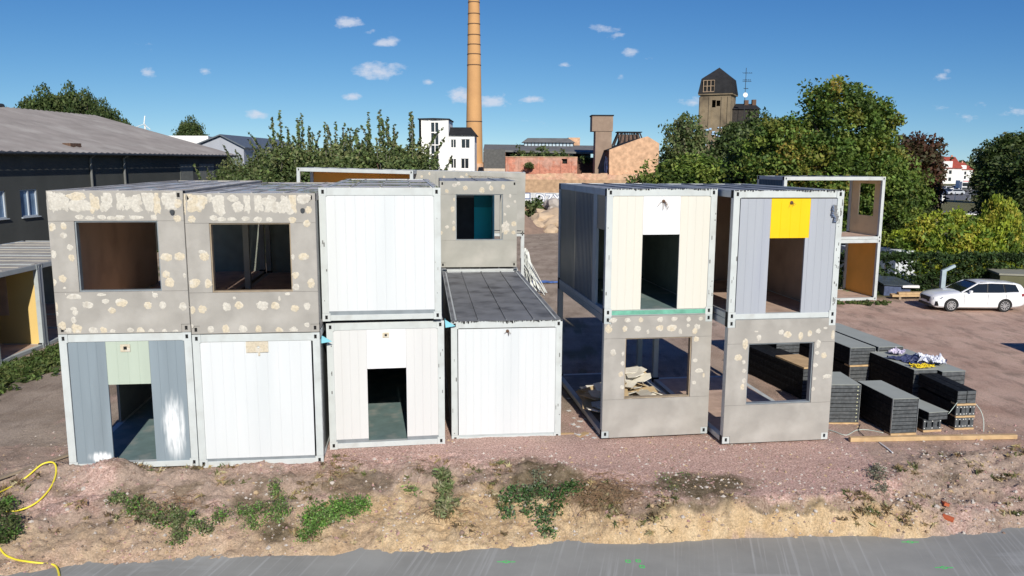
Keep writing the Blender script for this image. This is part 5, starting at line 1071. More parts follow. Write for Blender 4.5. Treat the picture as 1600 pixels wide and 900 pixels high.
t = thing('mesh_fence', 'grey wire mesh fence along the near side of the car park', 'fence', (88, 160, 0)); x = 0
for k in range(14): MB().box(k*3, k*3+.08, 0, .08, 0, 1.8).build('post', alu_m, t)
b = MB(); 
for z in (.2, .6, 1.0, 1.4, 1.75): b.box(.08, 39, .03, .05, z, z+.03)
b.build('rails', alu_m, t)
t = MB().box(-.25, .25, -.2, .2, 0, 1.6).build('utility_cabinet', whitew, bevel=.04); t.location = pat(1474, 148); tag(t, 'small white utility cabinet before the car park fence', 'cabinet')
for i, (px, py, Y, w) in enumerate(((1412, 394, 50.5, 1.4), (1392, 391, 52, 1.1), (1337, 388, 52.5, 1.6))):
    p = at(px, py, Y); o = MB().box(-w/2, w/2, -.5, .5, 0, p.z+.15).build('garden_shed', mat('shed_pale', (.62, .66, .70), .6, .05), bevel=.03); o.location = (p.x, Y, 0); tag(o, ['white box-roofed hut poking above the hedge', 'flat white hut left of the box-roofed one above the hedge', 'pale hut seen between the two open container floors'][i], 'shed')

# ---------------------------------------------------------------- yard objects
def tp(px, py):
    """where a sight line meets the modelled terrain"""
    r = ray(px, py); k = 5.0
    while k < 90:
        p = r*k+Vector((0, 0, CAM_H))
        zg = max(gz(p.x, p.y), SLAB_Z) if p.y < 40 else 0
        if p.z <= zg: return Vector((p.x, p.y, zg))
        k += .03
    return gp(px, py)
def pack(label, x, y, rz, w, L_, h_, n_, z0=0, top=True, strips=False, plugs=False, holes=0, group='packs of black panels stacked in the yard'):
    t = thing('panel_pack', label, 'panel stack', (x, y, z0), R(rz), group); hh = h_/n_; rg = random.Random(int(x*100+y*10+z0*7))
    for k in range(n_):
        j = rg.uniform(-.006, .006); b = MB()
        if holes:
            nh = holes; hs_ = [(w*(i+.5)/nh-.028, w*(i+.5)/nh+.028, k*hh+hh*.25, k*hh+hh*.75) for i in range(nh)]
            b.wall(j, w+j, k*hh+.004, (k+1)*hh-.002, 0, .05, hs_, mi=1); b.box(j, w+j, .05, L_, k*hh+.004, (k+1)*hh-.002, 0)
        else:
            b.box(.0+j, w+j, .012, L_, k*hh+.004, (k+1)*hh-.002, 0); b.box(j+.006, w+j-.006, -.004+j, .0115, k*hh+.010, (k+1)*hh-.010, 1)
            b.box(j+.006, w+j-.006, L_+.0005, L_+.012, k*hh+.010, (k+1)*hh-.010, 1)
        b.build('panel', [blackp_m, edgep_m], t, bevel=.003)
    if top: MB().box(-.008, w+.008, -.012, L_+.01, h_, h_+.012).build('top_sheet', topp_m, t)
    if strips:
        for u in (-.012, w+.001): MB().box(u, u+.011, -.02, .03, .01, h_-.001).build('edge_strip', alu_m, t)
    if plugs:
        for k in range(n_): MB().tube([(w-.07, -.014, (k+.5)*hh), (w-.07, -.004, (k+.5)*hh)], .014, 8).build('plug', mat('plug_yellow', (.75, .75, .45), .5), t)
    if holes:
        for u in (.03, w/2, w-.03):
            for z in (.05, h_-.05): MB().tube([(u, -.006, z), (u, .0, z)], .014, 8).build('plug', mat('plug_white', (.8, .8, .75), .5), t)
    return t
def spacer(label, x, y, rz, w, z0, L_=.1, h_=.055, dy=.0):
    t = MB().box(-.01, w+.01, dy-.025, dy+L_, 0, h_).build('timber_spacer', wood_m, bevel=.004); t.location = (x, y, z0); t.rotation_euler = (0, 0, R(rz)); tag(t, label, 'timber', 'timber spacers between the black packs'); return t
pack('black pack with yellow plugs, directly beside the right-hand grey container', 9.13, 22.2, 1, .88, 1.4, 1.12, 10, .03, strips=True, plugs=True)
spacer('timber under the black pack with yellow plugs', 9.13, 22.2, 1, .88, -.025)
pack('black pack alone in front, second from the grey container, thick timber under it', 10.48, 21.2, 7, .74, 1.8, .98, 9, .06, strips=True); spacer('timber under the lone front black pack', 10.48, 21.2, 7, .74, .0, .3)
for i, (x, y) in enumerate(((11.28, 25.95), (12.28, 26.1))):
    s_ = ('left', 'right')[i]
    pack('lower %s pack of the big double stack behind' % s_, x+.02, y, 9, .88, 3.7, .66, 5, .05, top=False, strips=True)
    spacer('timber under the %s column of the big double stack' % s_, x+.02, y, 9, .88, 0, .2); spacer('timber between tiers in the %s column of the big double stack' % s_, x, y, 9, .88, .713, .3)
    pack('upper %s pack of the big double stack, pale sheet on top' % s_, x-.01, y, 9, .88, 3.9, .58, 5, .77, strips=True)
pack('pack under the crumpled tarpaulin, left one', 12.30, 23.75, 8, .78, 3.0, 1.14, 8, .05); pack('pack under the crumpled tarpaulin, right one', 13.14, 23.7, 8, .78, 2.9, 1.10, 8, .05)
for i, dx in enumerate((0, .285)):
    s_ = ('left', 'right')[i]; x, y = 12.53+dx, 21.72+dx*.12
    spacer('bottom timber under the %s narrow black column' % s_, x, y, 4, .27, 0, .25, .05)
    pack('bottom tier of the %s narrow black column' % s_, x, y, 4, .27, 1.85, .30, 1, .052, top=False, holes=1)
    spacer('middle timber of the %s narrow black column' % s_, x, y, 4, .27, .354, .25, .05)
    pack('middle tier of the %s narrow black column' % s_, x, y, 4, .27, 1.85, .30, 1, .406, top=False, holes=1)
    spacer('upper timber of the %s narrow black column' % s_, x, y, 4, .27, .708, .25, .05)
    t = pack('top tier of the %s narrow black column, wrapped dark' % s_, x, y, 4, .27, 1.9, .37, 3, .76, top=False)
spacer('timber under the smallest low black pack', 11.53, 21.5, 9, .54, 0, .3)
pack('smallest low black pack with rectangular slots in its end', 11.53, 21.5, 9, .54, 1.6, .30, 1, .056, top=False, holes=3)
pack('thin pale-topped pack lying askew on the smallest low one', 11.62, 21.44, 11, .60, 1.9, .22, 2, .36)
pack('long black pack right behind the right-hand grey container, seen through its window', 9.2, 24.5, 14, .9, 3.6, .98, 8, .02, top=False); spacer('long pale timber on the black pack seen through the grey window', 9.23, 24.55, 14, .86, 1.003, 1.6)
pack('lower rear pack seen through the right-hand grey window', 9.25, 27.3, 12, .9, 3.0, .8, 6, .02, top=False); pack('upper rear pack seen through the right-hand grey window', 9.27, 27.35, 12, .9, 3.0, .75, 6, .825)
# tarpaulin and straps
def sheet(name, label, cat, x, y, z, w, d, m_, seed, amp=.07, rz=0, droop=0):
    vs = []; fs = []; n_ = 22
    for j in range(n_+1):
        for i in range(n_+1):
            u = i/n_-.5; v = j/n_-.5; e = 1+.35*noise.noise(Vector((u*3, v*3, seed)))
            zz = amp*(abs(noise.noise(Vector((u*6, v*6, seed*2))))*2+.5*noise.noise(Vector((u*17, v*17, seed)))+.4)-droop*max(0, abs(u)-.42)*5
            vs.append((u*w*e, v*d*e, zz))
    for j in range(n_):
        for i in range(n_): a = j*(n_+1)+i; fs.append((a, a+1, a+n_+2, a+n_+1))
    b = MB(); b.add(vs, fs); o = b.build(name, m_); o.location = (x, y, z); o.rotation_euler = (0, 0, R(rz)); sd = o.modifiers.new('solid', 'SOLIDIFY'); sd.thickness = .006
    return tag(o, label, cat)
sheet('tarpaulin', 'crumpled navy and grey tarpaulin thrown on the black packs', 'tarpaulin', 12.95, 24.9, 1.2, 1.25, 1.1, mat('tarp_navy', (.05, .06, .13), .5, .3, 4), 3, .08, 20)
sheet('tarpaulin', 'white crumpled film lying over the right part of the navy tarpaulin', 'tarpaulin', 13.3, 24.7, 1.25, .75, .9, mat('film_white', (.72, .74, .80), .4, .15, 5), 5, .10, -20)
sheet('tarpaulin', 'small lilac film scrap at the rear left of the navy tarpaulin', 'tarpaulin', 12.72, 25.75, 1.24, .55, .4, mat('film_lilac', (.62, .56, .70), .4, .2, 6), 6, .09, 40)
rg = random.Random(71)
for k in range(9):
    b = MB(); cx, cy = 12.45+rg.uniform(0, .55), 23.85+rg.uniform(0, .3); pts = []
    for i in range(12): a = i*.6+k; pts.append((cx+math.cos(a)*(.07+.16*rg.random()), cy+math.sin(a)*(.05+.12*rg.random()), 1.22+rg.uniform(.0, .09)))
    b.tube(pts, .017, 6); tag(b.build('yellow_strap', mat('strap_yellow', (.75, .56, .02), .5), smooth=True), 'loop of yellow lashing strap heaped in front of the navy tarpaulin', 'strap', 'yellow lashing straps in a heap')
def cable(name, label, cat, pts, r, m_, n=6):
    # Catmull-Rom through the given points
    q = []
    P_ = [Vector(p) for p in pts]; P_ = [P_[0]*2-P_[1]]+P_+[P_[-1]*2-P_[-2]]
    for i in range(1, len(P_)-2):
        for k in range(8):
            t = k/8; a, b_, c_, d_ = P_[i-1:i+3]; q.append(.5*((2*b_)+(c_-a)*t+(2*a-5*b_+4*c_-d_)*t*t+(-a+3*b_-3*c_+d_)*t**3))
    q.append(P_[-2]); o = MB().tube(q, r, n).build(name, m_, smooth=True); return tag(o, label, cat)
def tpz(px, py, dz=.02): p = tp(px, py); p.z += dz; return p
cable('packing_strap', 'pale green strap on the ground between the grey container and the lone pack', 'strap', [tpz(*q) for q in ((1291, 672), (1305, 676), (1322, 681), (1338, 674), (1356, 673), (1380, 678))], .012, mat('strap_pale', (.5, .58, .52), .5))
cable('packing_strap', 'dark strap end leading to the fallen pine beam', 'strap', [tpz(*q) for q in ((1344, 664), (1342, 675), (1356, 686), (1366, 690))], .010, dark_m)
cable('packing_strap', 'short white strap end in front of the fallen pine beam', 'strap', [tpz(*q) for q in ((1373, 692), (1384, 700), (1395, 709))], .018, white_c)
cable('packing_strap', 'pale strap hanging loose right of the narrow black columns', 'strap', [Vector((13.1, 21.8, .75)), Vector((13.22, 21.7, .55)), Vector((13.26, 21.6, .3)), Vector((13.2, 21.45, .03))], .010, mat('strap_pale', (0, 0, 0)))
cable('packing_strap', 'strap between the thin askew pack and the narrow columns', 'strap', [Vector((12.25, 21.6, .5)), Vector((12.35, 21.62, .62)), Vector((12.53, 21.70, .8))], .008, mat('strap_pale', (0, 0, 0)))
a = gp(1327, 690); c = gp(1587, 685.5); a.z = c.z = .07; t = MB().bar(a, c, .13, .12).build('timber_beam', wood_m, bevel=.006); tag(t, 'long pine beam lying on the ground in front of the black packs', 'beam')
a = tpz(0, 759, .06)-Vector((.9, 1.2, .0)); c = tpz(119, 713, .10); t = MB().bar(a, c, .10, .05).build('wooden_plank', wood_o); tag(t, 'old weathered plank on the dirt by the lower left container', 'plank')
hose_m = mat('hose_yellow', (.78, .66, .05), .4, .05)
cable('garden_hose', 'yellow hose looping down the dirt bank from the old plank', 'hose', [tpz(*q) for q in ((-15, 778), (15, 764), (40, 748), (66, 729), (84, 727), (88, 742), (80, 765), (62, 785), (42, 796), (18, 801), (-12, 802))], .021, hose_m, 8)
cable('garden_hose', 'yellow hose curling onto the slab at the bottom left corner', 'hose', [tpz(*q) for q in ((-14, 822), (2, 862), (20, 876), (45, 881), (70, 882), (86, 886), (92, 897), (93, 915))], .021, hose_m, 8)
# timber pile, panel rack, pole, olive box
p0 = gp(1394, 468)
for k in range(5):
    t = MB().box(0, 2.35, 0, .16, 0, .12).build('timber_beam', wood_m, bevel=.006); t.location = (p0.x+.05*k+(.2 if k > 2 else 0), p0.y+(k % 3)*.19, .14+(k//3)*.125); t.rotation_euler = (0, 0, R(4)); tag(t, 'pine beam in the small pile beside the white car nose', 'beam', 'pine beams piled beside the white car')
for k in range(2):
    t = MB().box(0, .12, -.05, .7, 0, .14).build('timber_bearer', wood_o); t.location = (p0.x+.35+k*1.4, p0.y, 0); tag(t, '%s bearer block under the pine beam pile' % ('left', 'right')[k], 'timber')
p0 = gp(1386, 464); t = thing('panel_rack', 'dark sloping glazed panel lying on blue crates by the hedge', 'panel', (p0.x, p0.y+.3, 0), R(3))
MB().box(0, 1.0, .1, 1.1, 0, .55).build('crate', mat('crate_blue', (.07, .09, .16), .5, .3, 5), t, bevel=.02); MB().box(1.02, 1.6, .2, 1.0, 0, .45).build('crate', mat('crate_blue', (0, 0, 0)), t, bevel=.02)
MB().hexa([(-.1, 0, .62), (1.9, 0, .5), (1.3, 1.4, .86), (-.3, 1.4, .95)], [(-.1, 0, .67), (1.9, 0, .55), (1.3, 1.4, .91), (-.3, 1.4, 1.0)]).build('glazed_panel', mat('glass_slate', (.06, .075, .09), .2, .2, 4, spec=.6), t)
MB().hexa([(1.0, -.03, .48), (1.98, -.03, .46), (1.98, .12, .49), (1.0, .12, .5)], [(1.0, -.03, .60), (1.98, -.03, .58), (1.98, .12, .6), (1.0, .12, .61)]).build('white_edge', whitew, t)
p0 = at(1472, 450, 43.6); t = thing('steel_pole', 'grey steel post with a short angled arm behind the white car', 'post', (p0.x, 43.6, 0)); zt_ = at(1472, 422, 43.6).z
MB().box(-.12, .12, -.1, .1, 0, zt_).build('post', mat('steel_bluegrey', (.36, .44, .47), .5), t, bevel=.01); e = at(1492, 415, 43.6)-Vector((p0.x, 43.6, 0)); e.y = 0; MB().bar((-.1, 0, zt_-.1), e, .16, .14).build('arm', mat('steel_bluegrey', (0, 0, 0)), t)
p0 = at(1557, 452, 44.6); t = thing('olive_container', 'olive green flat-topped metal box beyond the rear of the white car', 'container', (p0.x, 44.4, 0), R(-14)); zt_ = at(1557, 429, 44.6).z
MB().box(0, 6, 0, 2.3, .1, zt_).build('body', mat('olive_paint', (.10, .10, .05), .7, .15, 2), t, bevel=.03); MB().box(-.06, 6.06, -.06, 2.36, zt_+.002, zt_+.1).build('lid', mat('olive_pale', (.25, .25, .2), .7), t)
t = thing('shadow_caster_box', 'unseen box added right of the picture to cast a ground shadow', 'shadow caster', (20.9, 28.6, 0)); MB().hexa([(.2, .2, .08), (2.4, .2, .08), (2.4, 1.7, .08), (.2, 1.7, .08)], [(0, 0, 1.35), (2.8, 0, 1.35), (2.8, 1.9, 1.35), (0, 1.9, 1.35)]).build('body', mat('olive_paint', (0, 0, 0)), t)  # off-frame box added only for the shadow it casts at the right
# bundle of pale lath strips leaning beyond the flat-roofed container
rg = random.Random(81); proto_s = None; base = at(814, 408, 33.5)
for k in range(34):
    if proto_s is None: o = proto_s = MB().box(-.05, .05, -.015, .015, 0, 3.0).build('lath_strip', mat('strip_white', (.62, .64, .60), .6, .1))
    else: o = proto_s.copy(); C.objects.link(o)
    a = Vector((.72+rg.uniform(-.15, .2), 44.6+rg.uniform(-.4, 1.0), 2.2+rg.uniform(-.7, .35))); c = Vector((1.45+rg.uniform(-.75, .55), 44.6+rg.uniform(-.5, 1.8), .04+rg.uniform(0, .12)))
    d = a-c; o.location = c; o.rotation_mode = 'QUATERNION'; o.rotation_quaternion = d.to_track_quat('Z', 'Y'); o.scale = (1, 1, d.length/3)
    tag(o, 'pale lath strip in the leaning bundle beyond the flat-roofed container', 'lath', 'pale lath strips leaning in a bundle')
p0 = gp(853, 442); sheet('tarpaulin', 'blue ground sheet lying behind the lath bundle, partly behind the cream container', 'tarpaulin', p0.x+.3, p0.y, .02, 2.2, .8, mat('tarp_blue', (.07, .13, .33), .5, .2, 3), 9, .05, 0)
# scraps in front of the open container
rg = random.Random(91); ps = None; pale_ = mat('scrap_white', (.7, .69, .65), .8, .1)
for k in range(26):
    px = rg.uniform(884, 938); py = rg.uniform(600+(938-px)*.2, 690); w = rg.uniform(.03, .09)
    if ps is None: o = ps = MB().add([(-1, -.6, 0), (.8, -.8, .02), (1, .5, 0), (-.3, .9, .04)], [(0, 1, 2, 3)]).build('paper_scrap', pale_); sd = o.modifiers.new('solid', 'SOLIDIFY'); sd.thickness = .12
    else: o = ps.copy(); C.objects.link(o)
    o.location = tpz(px, py, .02); o.scale = (w, w, w*.8); o.rotation_euler = (0, 0, rg.uniform(0, 6)); tag(o, 'white scrap on the gravel left of the lower grey container', 'scrap', 'white scraps on the gravel')
for (px, py, w, d, rz, lb) in ((910, 680, .16, .42, -40, 'small plywood offcut on the gravel left of the lower grey container'), (884, 679, .45, .10, 5, 'short lath lying at the corner of the single-storey container')):
    o = MB().box(-w/2, w/2, -d/2, d/2, 0, .02).build('wood_offcut', wood_m); o.location = tpz(px, py, .01); o.rotation_euler = (0, 0, R(rz)); tag(o, lb, 'offcut')
for (px, py, rz, lb) in ((1476, 793, 80, 'upper red brick on the rubble slope'), (1481, 812, -35, 'lower red brick on the rubble slope')):
    o = MB().box(-.12, .12, -.057, .057, -.03, .042).build('red_brick', mat('clay_brick', (.42, .10, .04), .9, .15, 6), bevel=.006); o.location = tpz(px, py, .03); o.rotation_euler = (R(12), R(10), R(rz)); tag(o, lb, 'brick')
rk = [rock_mesh('slope_stone', k+11, 1, .8) for k in range(3)]
for k, me in enumerate(rk): me.materials.append(peb_cols[(0, 3, 1)[k]])
rg = random.Random(95)
for k in range(95):
    if k < 50: px, py = rg.uniform(1390, 1590), rg.uniform(760, 835)
    elif k < 75: px, py = rg.uniform(20, 700), rg.uniform(740, 870)
    else: px, py = rg.uniform(700, 1390), rg.uniform(780, 850)
    o = bpy.data.objects.new('slope_stone', rk[k % 3]); C.objects.link(o); s = rg.uniform(.025, .075); o.location = tpz(px, py, .0); o.scale = (s, s*rg.uniform(.7, 1), s*.8); o.rotation_euler = (rg.uniform(-.5, .5), 0, rg.uniform(0, 6)); tag(o, 'loose stone on the dirt bank above the concrete slab', 'stone', 'loose stones on the dirt bank')
# clods and straw on the bank
b = MB(); rng = random.Random(33); clod_c = [mat('clod_brown', (.20, .15, .11), .95, .2, 6), mat('clod_tan', (.36, .28, .21), .95, .2, 6), peb_cols[0]]
for i in range(4200):
    x = rng.uniform(-13, 14.5)
    if -2 < x < 9 and rng.random() < .55: continue
    e = lerp_table(EDGE, x); bb = lerp_table(BROW, x); y = e+(bb-e)*rng.uniform(.02, 1.15)
    if noise.noise(Vector((x*.7, y*.9, 7))) < rng.uniform(-.4, .3): continue
    r = .014+.05*rng.random()**4; a = rng.uniform(0, 6.28); ca, sa = math.cos(a), math.sin(a); z = gz(x, y); sx, sy, sz = [r*rng.uniform(.6, 1.3) for _ in range(3)]
    b.add([(x+(p[0]*sx*ca-p[1]*sy*sa), y+(p[0]*sx*sa+p[1]*sy*ca), z+p[2]*sz*.8) for p in ico], icf, rng.choices([0, 1, 2], [.4, .45, .15])[0])
stuff(b.build('soil_clods', clod_c))
rs = np.random.RandomState(77); cl = []
for k in range(1500):
    x = rs.uniform(-13, 14); e = lerp_table(EDGE, x); bb = lerp_table(BROW, x); y = e+(bb-e)*rs.uniform(.1, 1.2)
    if noise.noise(Vector((x*.8, y*1.1, 11))) < .05+.2*rs.rand(): continue
    cl.append((x, y, gz(x, y)+.015, rs.uniform(.04, .14)))
o = bpy.data.objects.new('dry_grass', leaf_mesh('dry_grass', cl, 12, .035, [(.36, .28, .15), (.25, .18, .10), (.16, .12, .07), (.14, .16, .06), (.42, .36, .22)], 78, aspect=6, spread_z=.35)); C.objects.link(o); stuff(o)
# plants on the bank
def weed(name, label, blobs, cols, size, per, seed, h_=.18, stems=0, stem_m=None, cat='plant', aspect=1.7):
    rs = np.random.RandomState(seed); c0 = tp(blobs[0][0], blobs[0][1]); cl = []; st = MB()
    for (px, py, r) in blobs:
        for k in range(int(4+r*1.3)):
            a = rs.uniform(0, 6.28); q = r*rs.uniform(0, 1)**.5; p = tp(px+math.cos(a)*q*1.35, py+math.sin(a)*q*.75)-c0
            cl.append((p.x, p.y, p.z+rs.uniform(.0, h_*.8), rs.uniform(.06, .24)))
            if rs.rand() < .5: st.tube([(p.x, p.y, p.z-.02), (p.x+rs.uniform(-.08, .08), p.y-.02, p.z+h_*.6), (p.x+rs.uniform(-.15, .15), p.y-.05, p.z+h_)], .005, 4)
    t = thing(name, label, cat, c0); o = bpy.data.objects.new('foliage', leaf_mesh('foliage', cl, int(per*.62), size*.85, cols, seed, aspect=aspect)); C.objects.link(o); o.parent = t; st.build('stems', stem_m or bark, t); return t
LG = [(.12, .24, .05), (.16, .30, .06), (.09, .18, .04), (.20, .30, .10)]
GG = [(.15, .19, .08), (.20, .23, .11), (.12, .16, .06), (.25, .25, .14)]
weed('bank_weed', 'dense bright green weed on the bank below the white doorway container', [(545, 800, 20), (520, 808, 18), (498, 822, 16), (480, 838, 12), (565, 792, 10), (500, 806, 12)], LG, .038, 60, 1, .22)
weed('bank_weed', 'sprawling olive weed on the bank below the two left containers', [(230, 805, 20), (262, 812, 20), (290, 822, 18), (280, 845, 10), (205, 790, 12), (318, 830, 9), (180, 783, 8)], GG+LG[:1], .04, 42, 2, .20)
weed('bank_weed', 'low green weed patch beside a bare dark spot on the bank', [(345, 812, 10), (380, 806, 12), (410, 800, 12), (400, 822, 10), (430, 812, 7)], LG+GG, .036, 36, 3, .14)
weed('bank_weed', 'narrow upright green weed below the second container', [(436, 790, 7), (432, 775, 6), (440, 803, 7), (428, 764, 4)], LG+GG, .034, 40, 4, .20)
weed('ivy', 'trailing ivy making a ring on the sandy bank', [(800, 775, 10), (790, 790, 10), (793, 806, 7), (830, 800, 12), (845, 815, 12), (855, 832, 9), (866, 800, 8), (870, 786, 9), (845, 775, 13), (880, 772, 14), (895, 765, 12), (820, 786, 10), (812, 770, 9)], [(.05, .12, .03), (.08, .16, .05), (.04, .09, .025), (.14, .2, .1)], .05, 24, 5, .10)
weed('grass_tuft', 'grey-green grass tuft with dry roots on the sandy bank', [(697, 770, 8), (700, 790, 11), (695, 805, 8), (693, 750, 6)], GG, .05, 36, 6, .2, aspect=4)
weed('bank_weed', 'tiny bright green sprig on the bank', [(643, 770, 6)], LG, .035, 30, 7, .12)
weed('bank_weed', 'dark green weed at the left edge beside the hose', [(6, 800, 12), (12, 820, 12), (5, 838, 12), (18, 836, 7), (0, 852, 8)], DK+LG[:1], .045, 46, 8, .25)
weed('bank_weed', 'pale grey weed on the pink gravel near the sandy cut', [(840, 745, 8), (850, 758, 7), (828, 764, 6)], [(.22, .25, .18), (.16, .2, .12)], .035, 22, 9, .1)
weed('bank_weed', 'grey dusty weed on the slope below the black packs', [(1372, 745, 10), (1376, 765, 8), (1368, 735, 7)], [(.14, .15, .11), (.2, .2, .15)], .04, 26, 10, .12)
weed('bank_weed', 'small weed on the brown patch below the grey containers', [(1037, 752, 6), (1052, 765, 5), (1070, 745, 4)], LG+GG, .032, 18, 11, .08)
def twigs(name, label, cx, cy, rx, ry, n_, seed, m_, L_=(.25, .8), r_=.006, down=.3):
    rg = random.Random(seed); b = MB(); c0 = tp(cx, cy)
    for k in range(n_):
        p = tp(cx+rg.gauss(0, rx), cy+rg.gauss(0, ry))-c0; a = rg.uniform(0, 6.28); l_ = rg.uniform(*L_); z = rg.uniform(.0, .10)
        q = [Vector((p.x, p.y, p.z+z)), Vector((p.x+math.cos(a)*l_*.4, p.y+math.sin(a)*l_*.25-.05, p.z+z+.06)), Vector((p.x+math.cos(a)*l_*.75, p.y+math.sin(a)*l_*.4-.12, p.z+z-.04)), Vector((p.x+math.cos(a)*l_, p.y+math.sin(a)*l_*.5-.2, p.z+z-down*l_))]
        b.tube(q, [r_, r_*.8, r_*.6, r_*.3], 4)
    o = b.build(name, m_); o.location = c0; return tag(o, label, 'dry roots')
root_m = mat('dry_root', (.24, .15, .085), .95, .25, 8)
twigs('dry_roots', 'big tangle of dry brown roots on the sandy bank right of the ivy', 950, 768, 28, 13, 170, 1, root_m)
twigs('dry_roots', 'dry stems hanging down the sand face under the root tangle', 912, 785, 11, 10, 50, 2, root_m, down=.6)
twigs('dry_roots', 'thin dry stems around the grass tuft on the bank', 690, 800, 20, 12, 45, 3, root_m)
twigs('dry_roots', 'dry brown stems above the sprawling olive weed', 265, 788, 28, 10, 70, 4, root_m)
twigs('dry_roots', 'dry twigs near the bare spot right of the second container', 515, 745, 14, 12, 28, 5, root_m)
twigs('dry_roots', 'few dry twigs on pink gravel below the white doorway container', 660, 735, 10, 8, 10, 6, root_m)
# short grass by the left-hand row and along the hedge
rs = np.random.RandomState(44); cl = []
for k in range(900): cl.append((rs.normal()*.55-17.35, rs.uniform(22, 36), .04, rs.uniform(.08, .2)))
for k in range(260): cl.append((rs.uniform(18, 36), 45.6+rs.normal()*.35, .05, rs.uniform(.1, .25)))
for k in range(120): cl.append((rs.uniform(14.5, 20.3), 41.9+rs.normal()*.15+(rs.uniform(0, .6)), .03, rs.uniform(.06, .14)))
o = bpy.data.objects.new('grass', leaf_mesh('grass', cl, 22, .07, [(.07, .11, .03), (.10, .14, .04), (.13, .15, .05), (.05, .08, .02)], 45, aspect=3)); C.objects.link(o); stuff(o)
# survey marks sprayed on the slab
gm_ = mat('spray_green', (.03, .75, .12), .6)
def mark(px, py, kind, label):
    p = gp(px, py, SLAB_Z); z = .004; b = MB()
    def ln(a, c, w=.018):
        a = Vector(a); c = Vector(c); d = (c-a).normalized(); s_ = Vector((-d.y, d.x))*w/2
        b.add([(a.x-s_.x, a.y-s_.y, z), (c.x-s_.x, c.y-s_.y, z), (c.x+s_.x, c.y+s_.y, z), (a.x+s_.x, a.y+s_.y, z)], [(0, 1, 2, 3)])
    if kind == 'line': ln((-.19, 0), (-.07, 0)); ln((.07, 0), (.19, .0)); ln((-.08, 0), (0, .05)); ln((0, .05), (.08, 0)); ln((-.08, 0), (0, -.05)); ln((0, -.05), (.08, 0))
    else:
        for (a, c) in (((-.04, -.04), (.04, -.05)), ((.04, -.05), (.05, .04)), ((.05, .04), (-.04, .05)), ((-.04, .05), (-.04, -.04))): ln(a, c)
    o = b.build('survey_mark', gm_); o.location = (p.x, p.y, SLAB_Z); sd = o.modifiers.new('solid', 'SOLIDIFY'); sd.thickness = .002; tag(o, label, 'survey mark')
mark(791, 878, 'line', 'bright green diamond survey mark on the slab, leftmost'); mark(1422, 847, 'line', 'bright green diamond survey mark at the far right slab edge'); mark(1475, 887, 'line', 'bright green diamond survey mark near the bottom right corner')
mark(981, 877, 'sq', 'left one of three small green squares on the slab'); mark(997, 876.5, 'sq', 'upper right one of three small green squares on the slab'); mark(1003, 885.5, 'sq', 'lowest of three small green squares on the slab')

# ---------------------------------------------------------------- white estate car
carw = mat('car_white', (.78, .79, .80), .22, .01, 1, coat=.6); cblk = mat('car_black', (.012, .012, .013), .45); cgl = mat('car_glass', (.012, .015, .018), .06, .05, spec=.7)
T_ = thing('parked_car', 'white estate car parked on the gravel beside the hedge', 'car', (22.28, 40.78, 0), R(-1))
def ztop(x): return lerp_table([(-.90, .60), (-.86, .70), (-.75, .78), (-.5, .855), (0, .93), (.6, 1.0), (1.2, .985), (2.4, 1.0), (3.3, 1.03), (3.68, 1.03), (3.78, .93), (3.80, .80)], x)
def hw_(x): return lerp_table([(-.90, .62), (-.84, .72), (-.65, .83), (-.3, .895), (.4, .91), (3.0, .91), (3.5, .86), (3.72, .78), (3.80, .68)], x)
def zbot(x): return lerp_table([(-.90, .30), (-.7, .20), (.3, .19), (2.5, .19), (3.4, .24), (3.80, .36)], x)
sts = [-.90, -.87, -.82, -.72, -.6, -.45, -.3, -.1, .1, .3, .5, .7, 1.0, 1.4, 1.8, 2.2, 2.5, 2.7, 2.9, 3.1, 3.3, 3.5, 3.65, 3.74, 3.80]
vs = []; fs = []
for x in sts:
    w, zt_, zb_ = hw_(x), ztop(x), zbot(x); sh = zb_+(zt_-zb_)*.62
    half = [(0, zb_), (w*.90, zb_), (w*.985, zb_+.07), (w, zb_+.20), (w*.992, (zb_+sh)/2+.05), (w*1.0, sh), (w*.955, zt_-.045), (w*.87, zt_-.005), (w*.5, zt_+.018), (0, zt_+.028)]
    ring = [(y, z) for y, z in half]+[(-y, z) for y, z in half[-2:0:-1]]; vs += [(x, y, z) for y, z in ring]
nr = 18
for i in range(len(sts)-1):
    for k in range(nr): fs.append((i*nr+k, i*nr+(k+1) % nr, (i+1)*nr+(k+1) % nr, (i+1)*nr+k))
fs.append(tuple(range(nr-1, -1, -1))); fs.append(tuple((len(sts)-1)*nr+k for k in range(nr)))
body = MB().add(vs, fs).build('body', carw, T_, smooth=True)
cut = MB()
for x in (0, 2.686): cut.tube([(x, -1.2, .33), (x, -.62, .33)], .365, 28); cut.tube([(x, .62, .33), (x, 1.2, .33)], .365, 28)
cuto = cut.build('cutter', cblk); cuto.parent = T_
bo = body.modifiers.new('b', 'BOOLEAN'); bo.object = cuto; bo.operation = 'DIFFERENCE'; bo.solver = 'EXACT'
dg = bpy.context.evaluated_depsgraph_get(); nm = bpy.data.meshes.new_from_object(body.evaluated_get(dg)); body.modifiers.clear(); body.data = nm; bpy.data.objects.remove(cuto)
try:
    body.data.materials.clear(); body.data.materials.append(carw)
    for pl in body.data.polygons: pl.material_index = 0
except Exception: pass
es = body.modifiers.new('split', 'EDGE_SPLIT'); es.split_angle = R(35)
MB().box(-.5, 3.4, -.60, .60, .25, .7).build('underbody', cblk, T_)
GS = [(.50, 1.0, .80, .78), (.85, 1.21, .815, .72), (1.32, 1.425, .82, .64), (2.0, 1.462, .82, .635), (2.8, 1.44, .81, .63), (3.3, 1.395, .79, .61), (3.52, 1.35, .77, .60), (3.76, 1.02, .74, .70)]
vs = []; fs = []
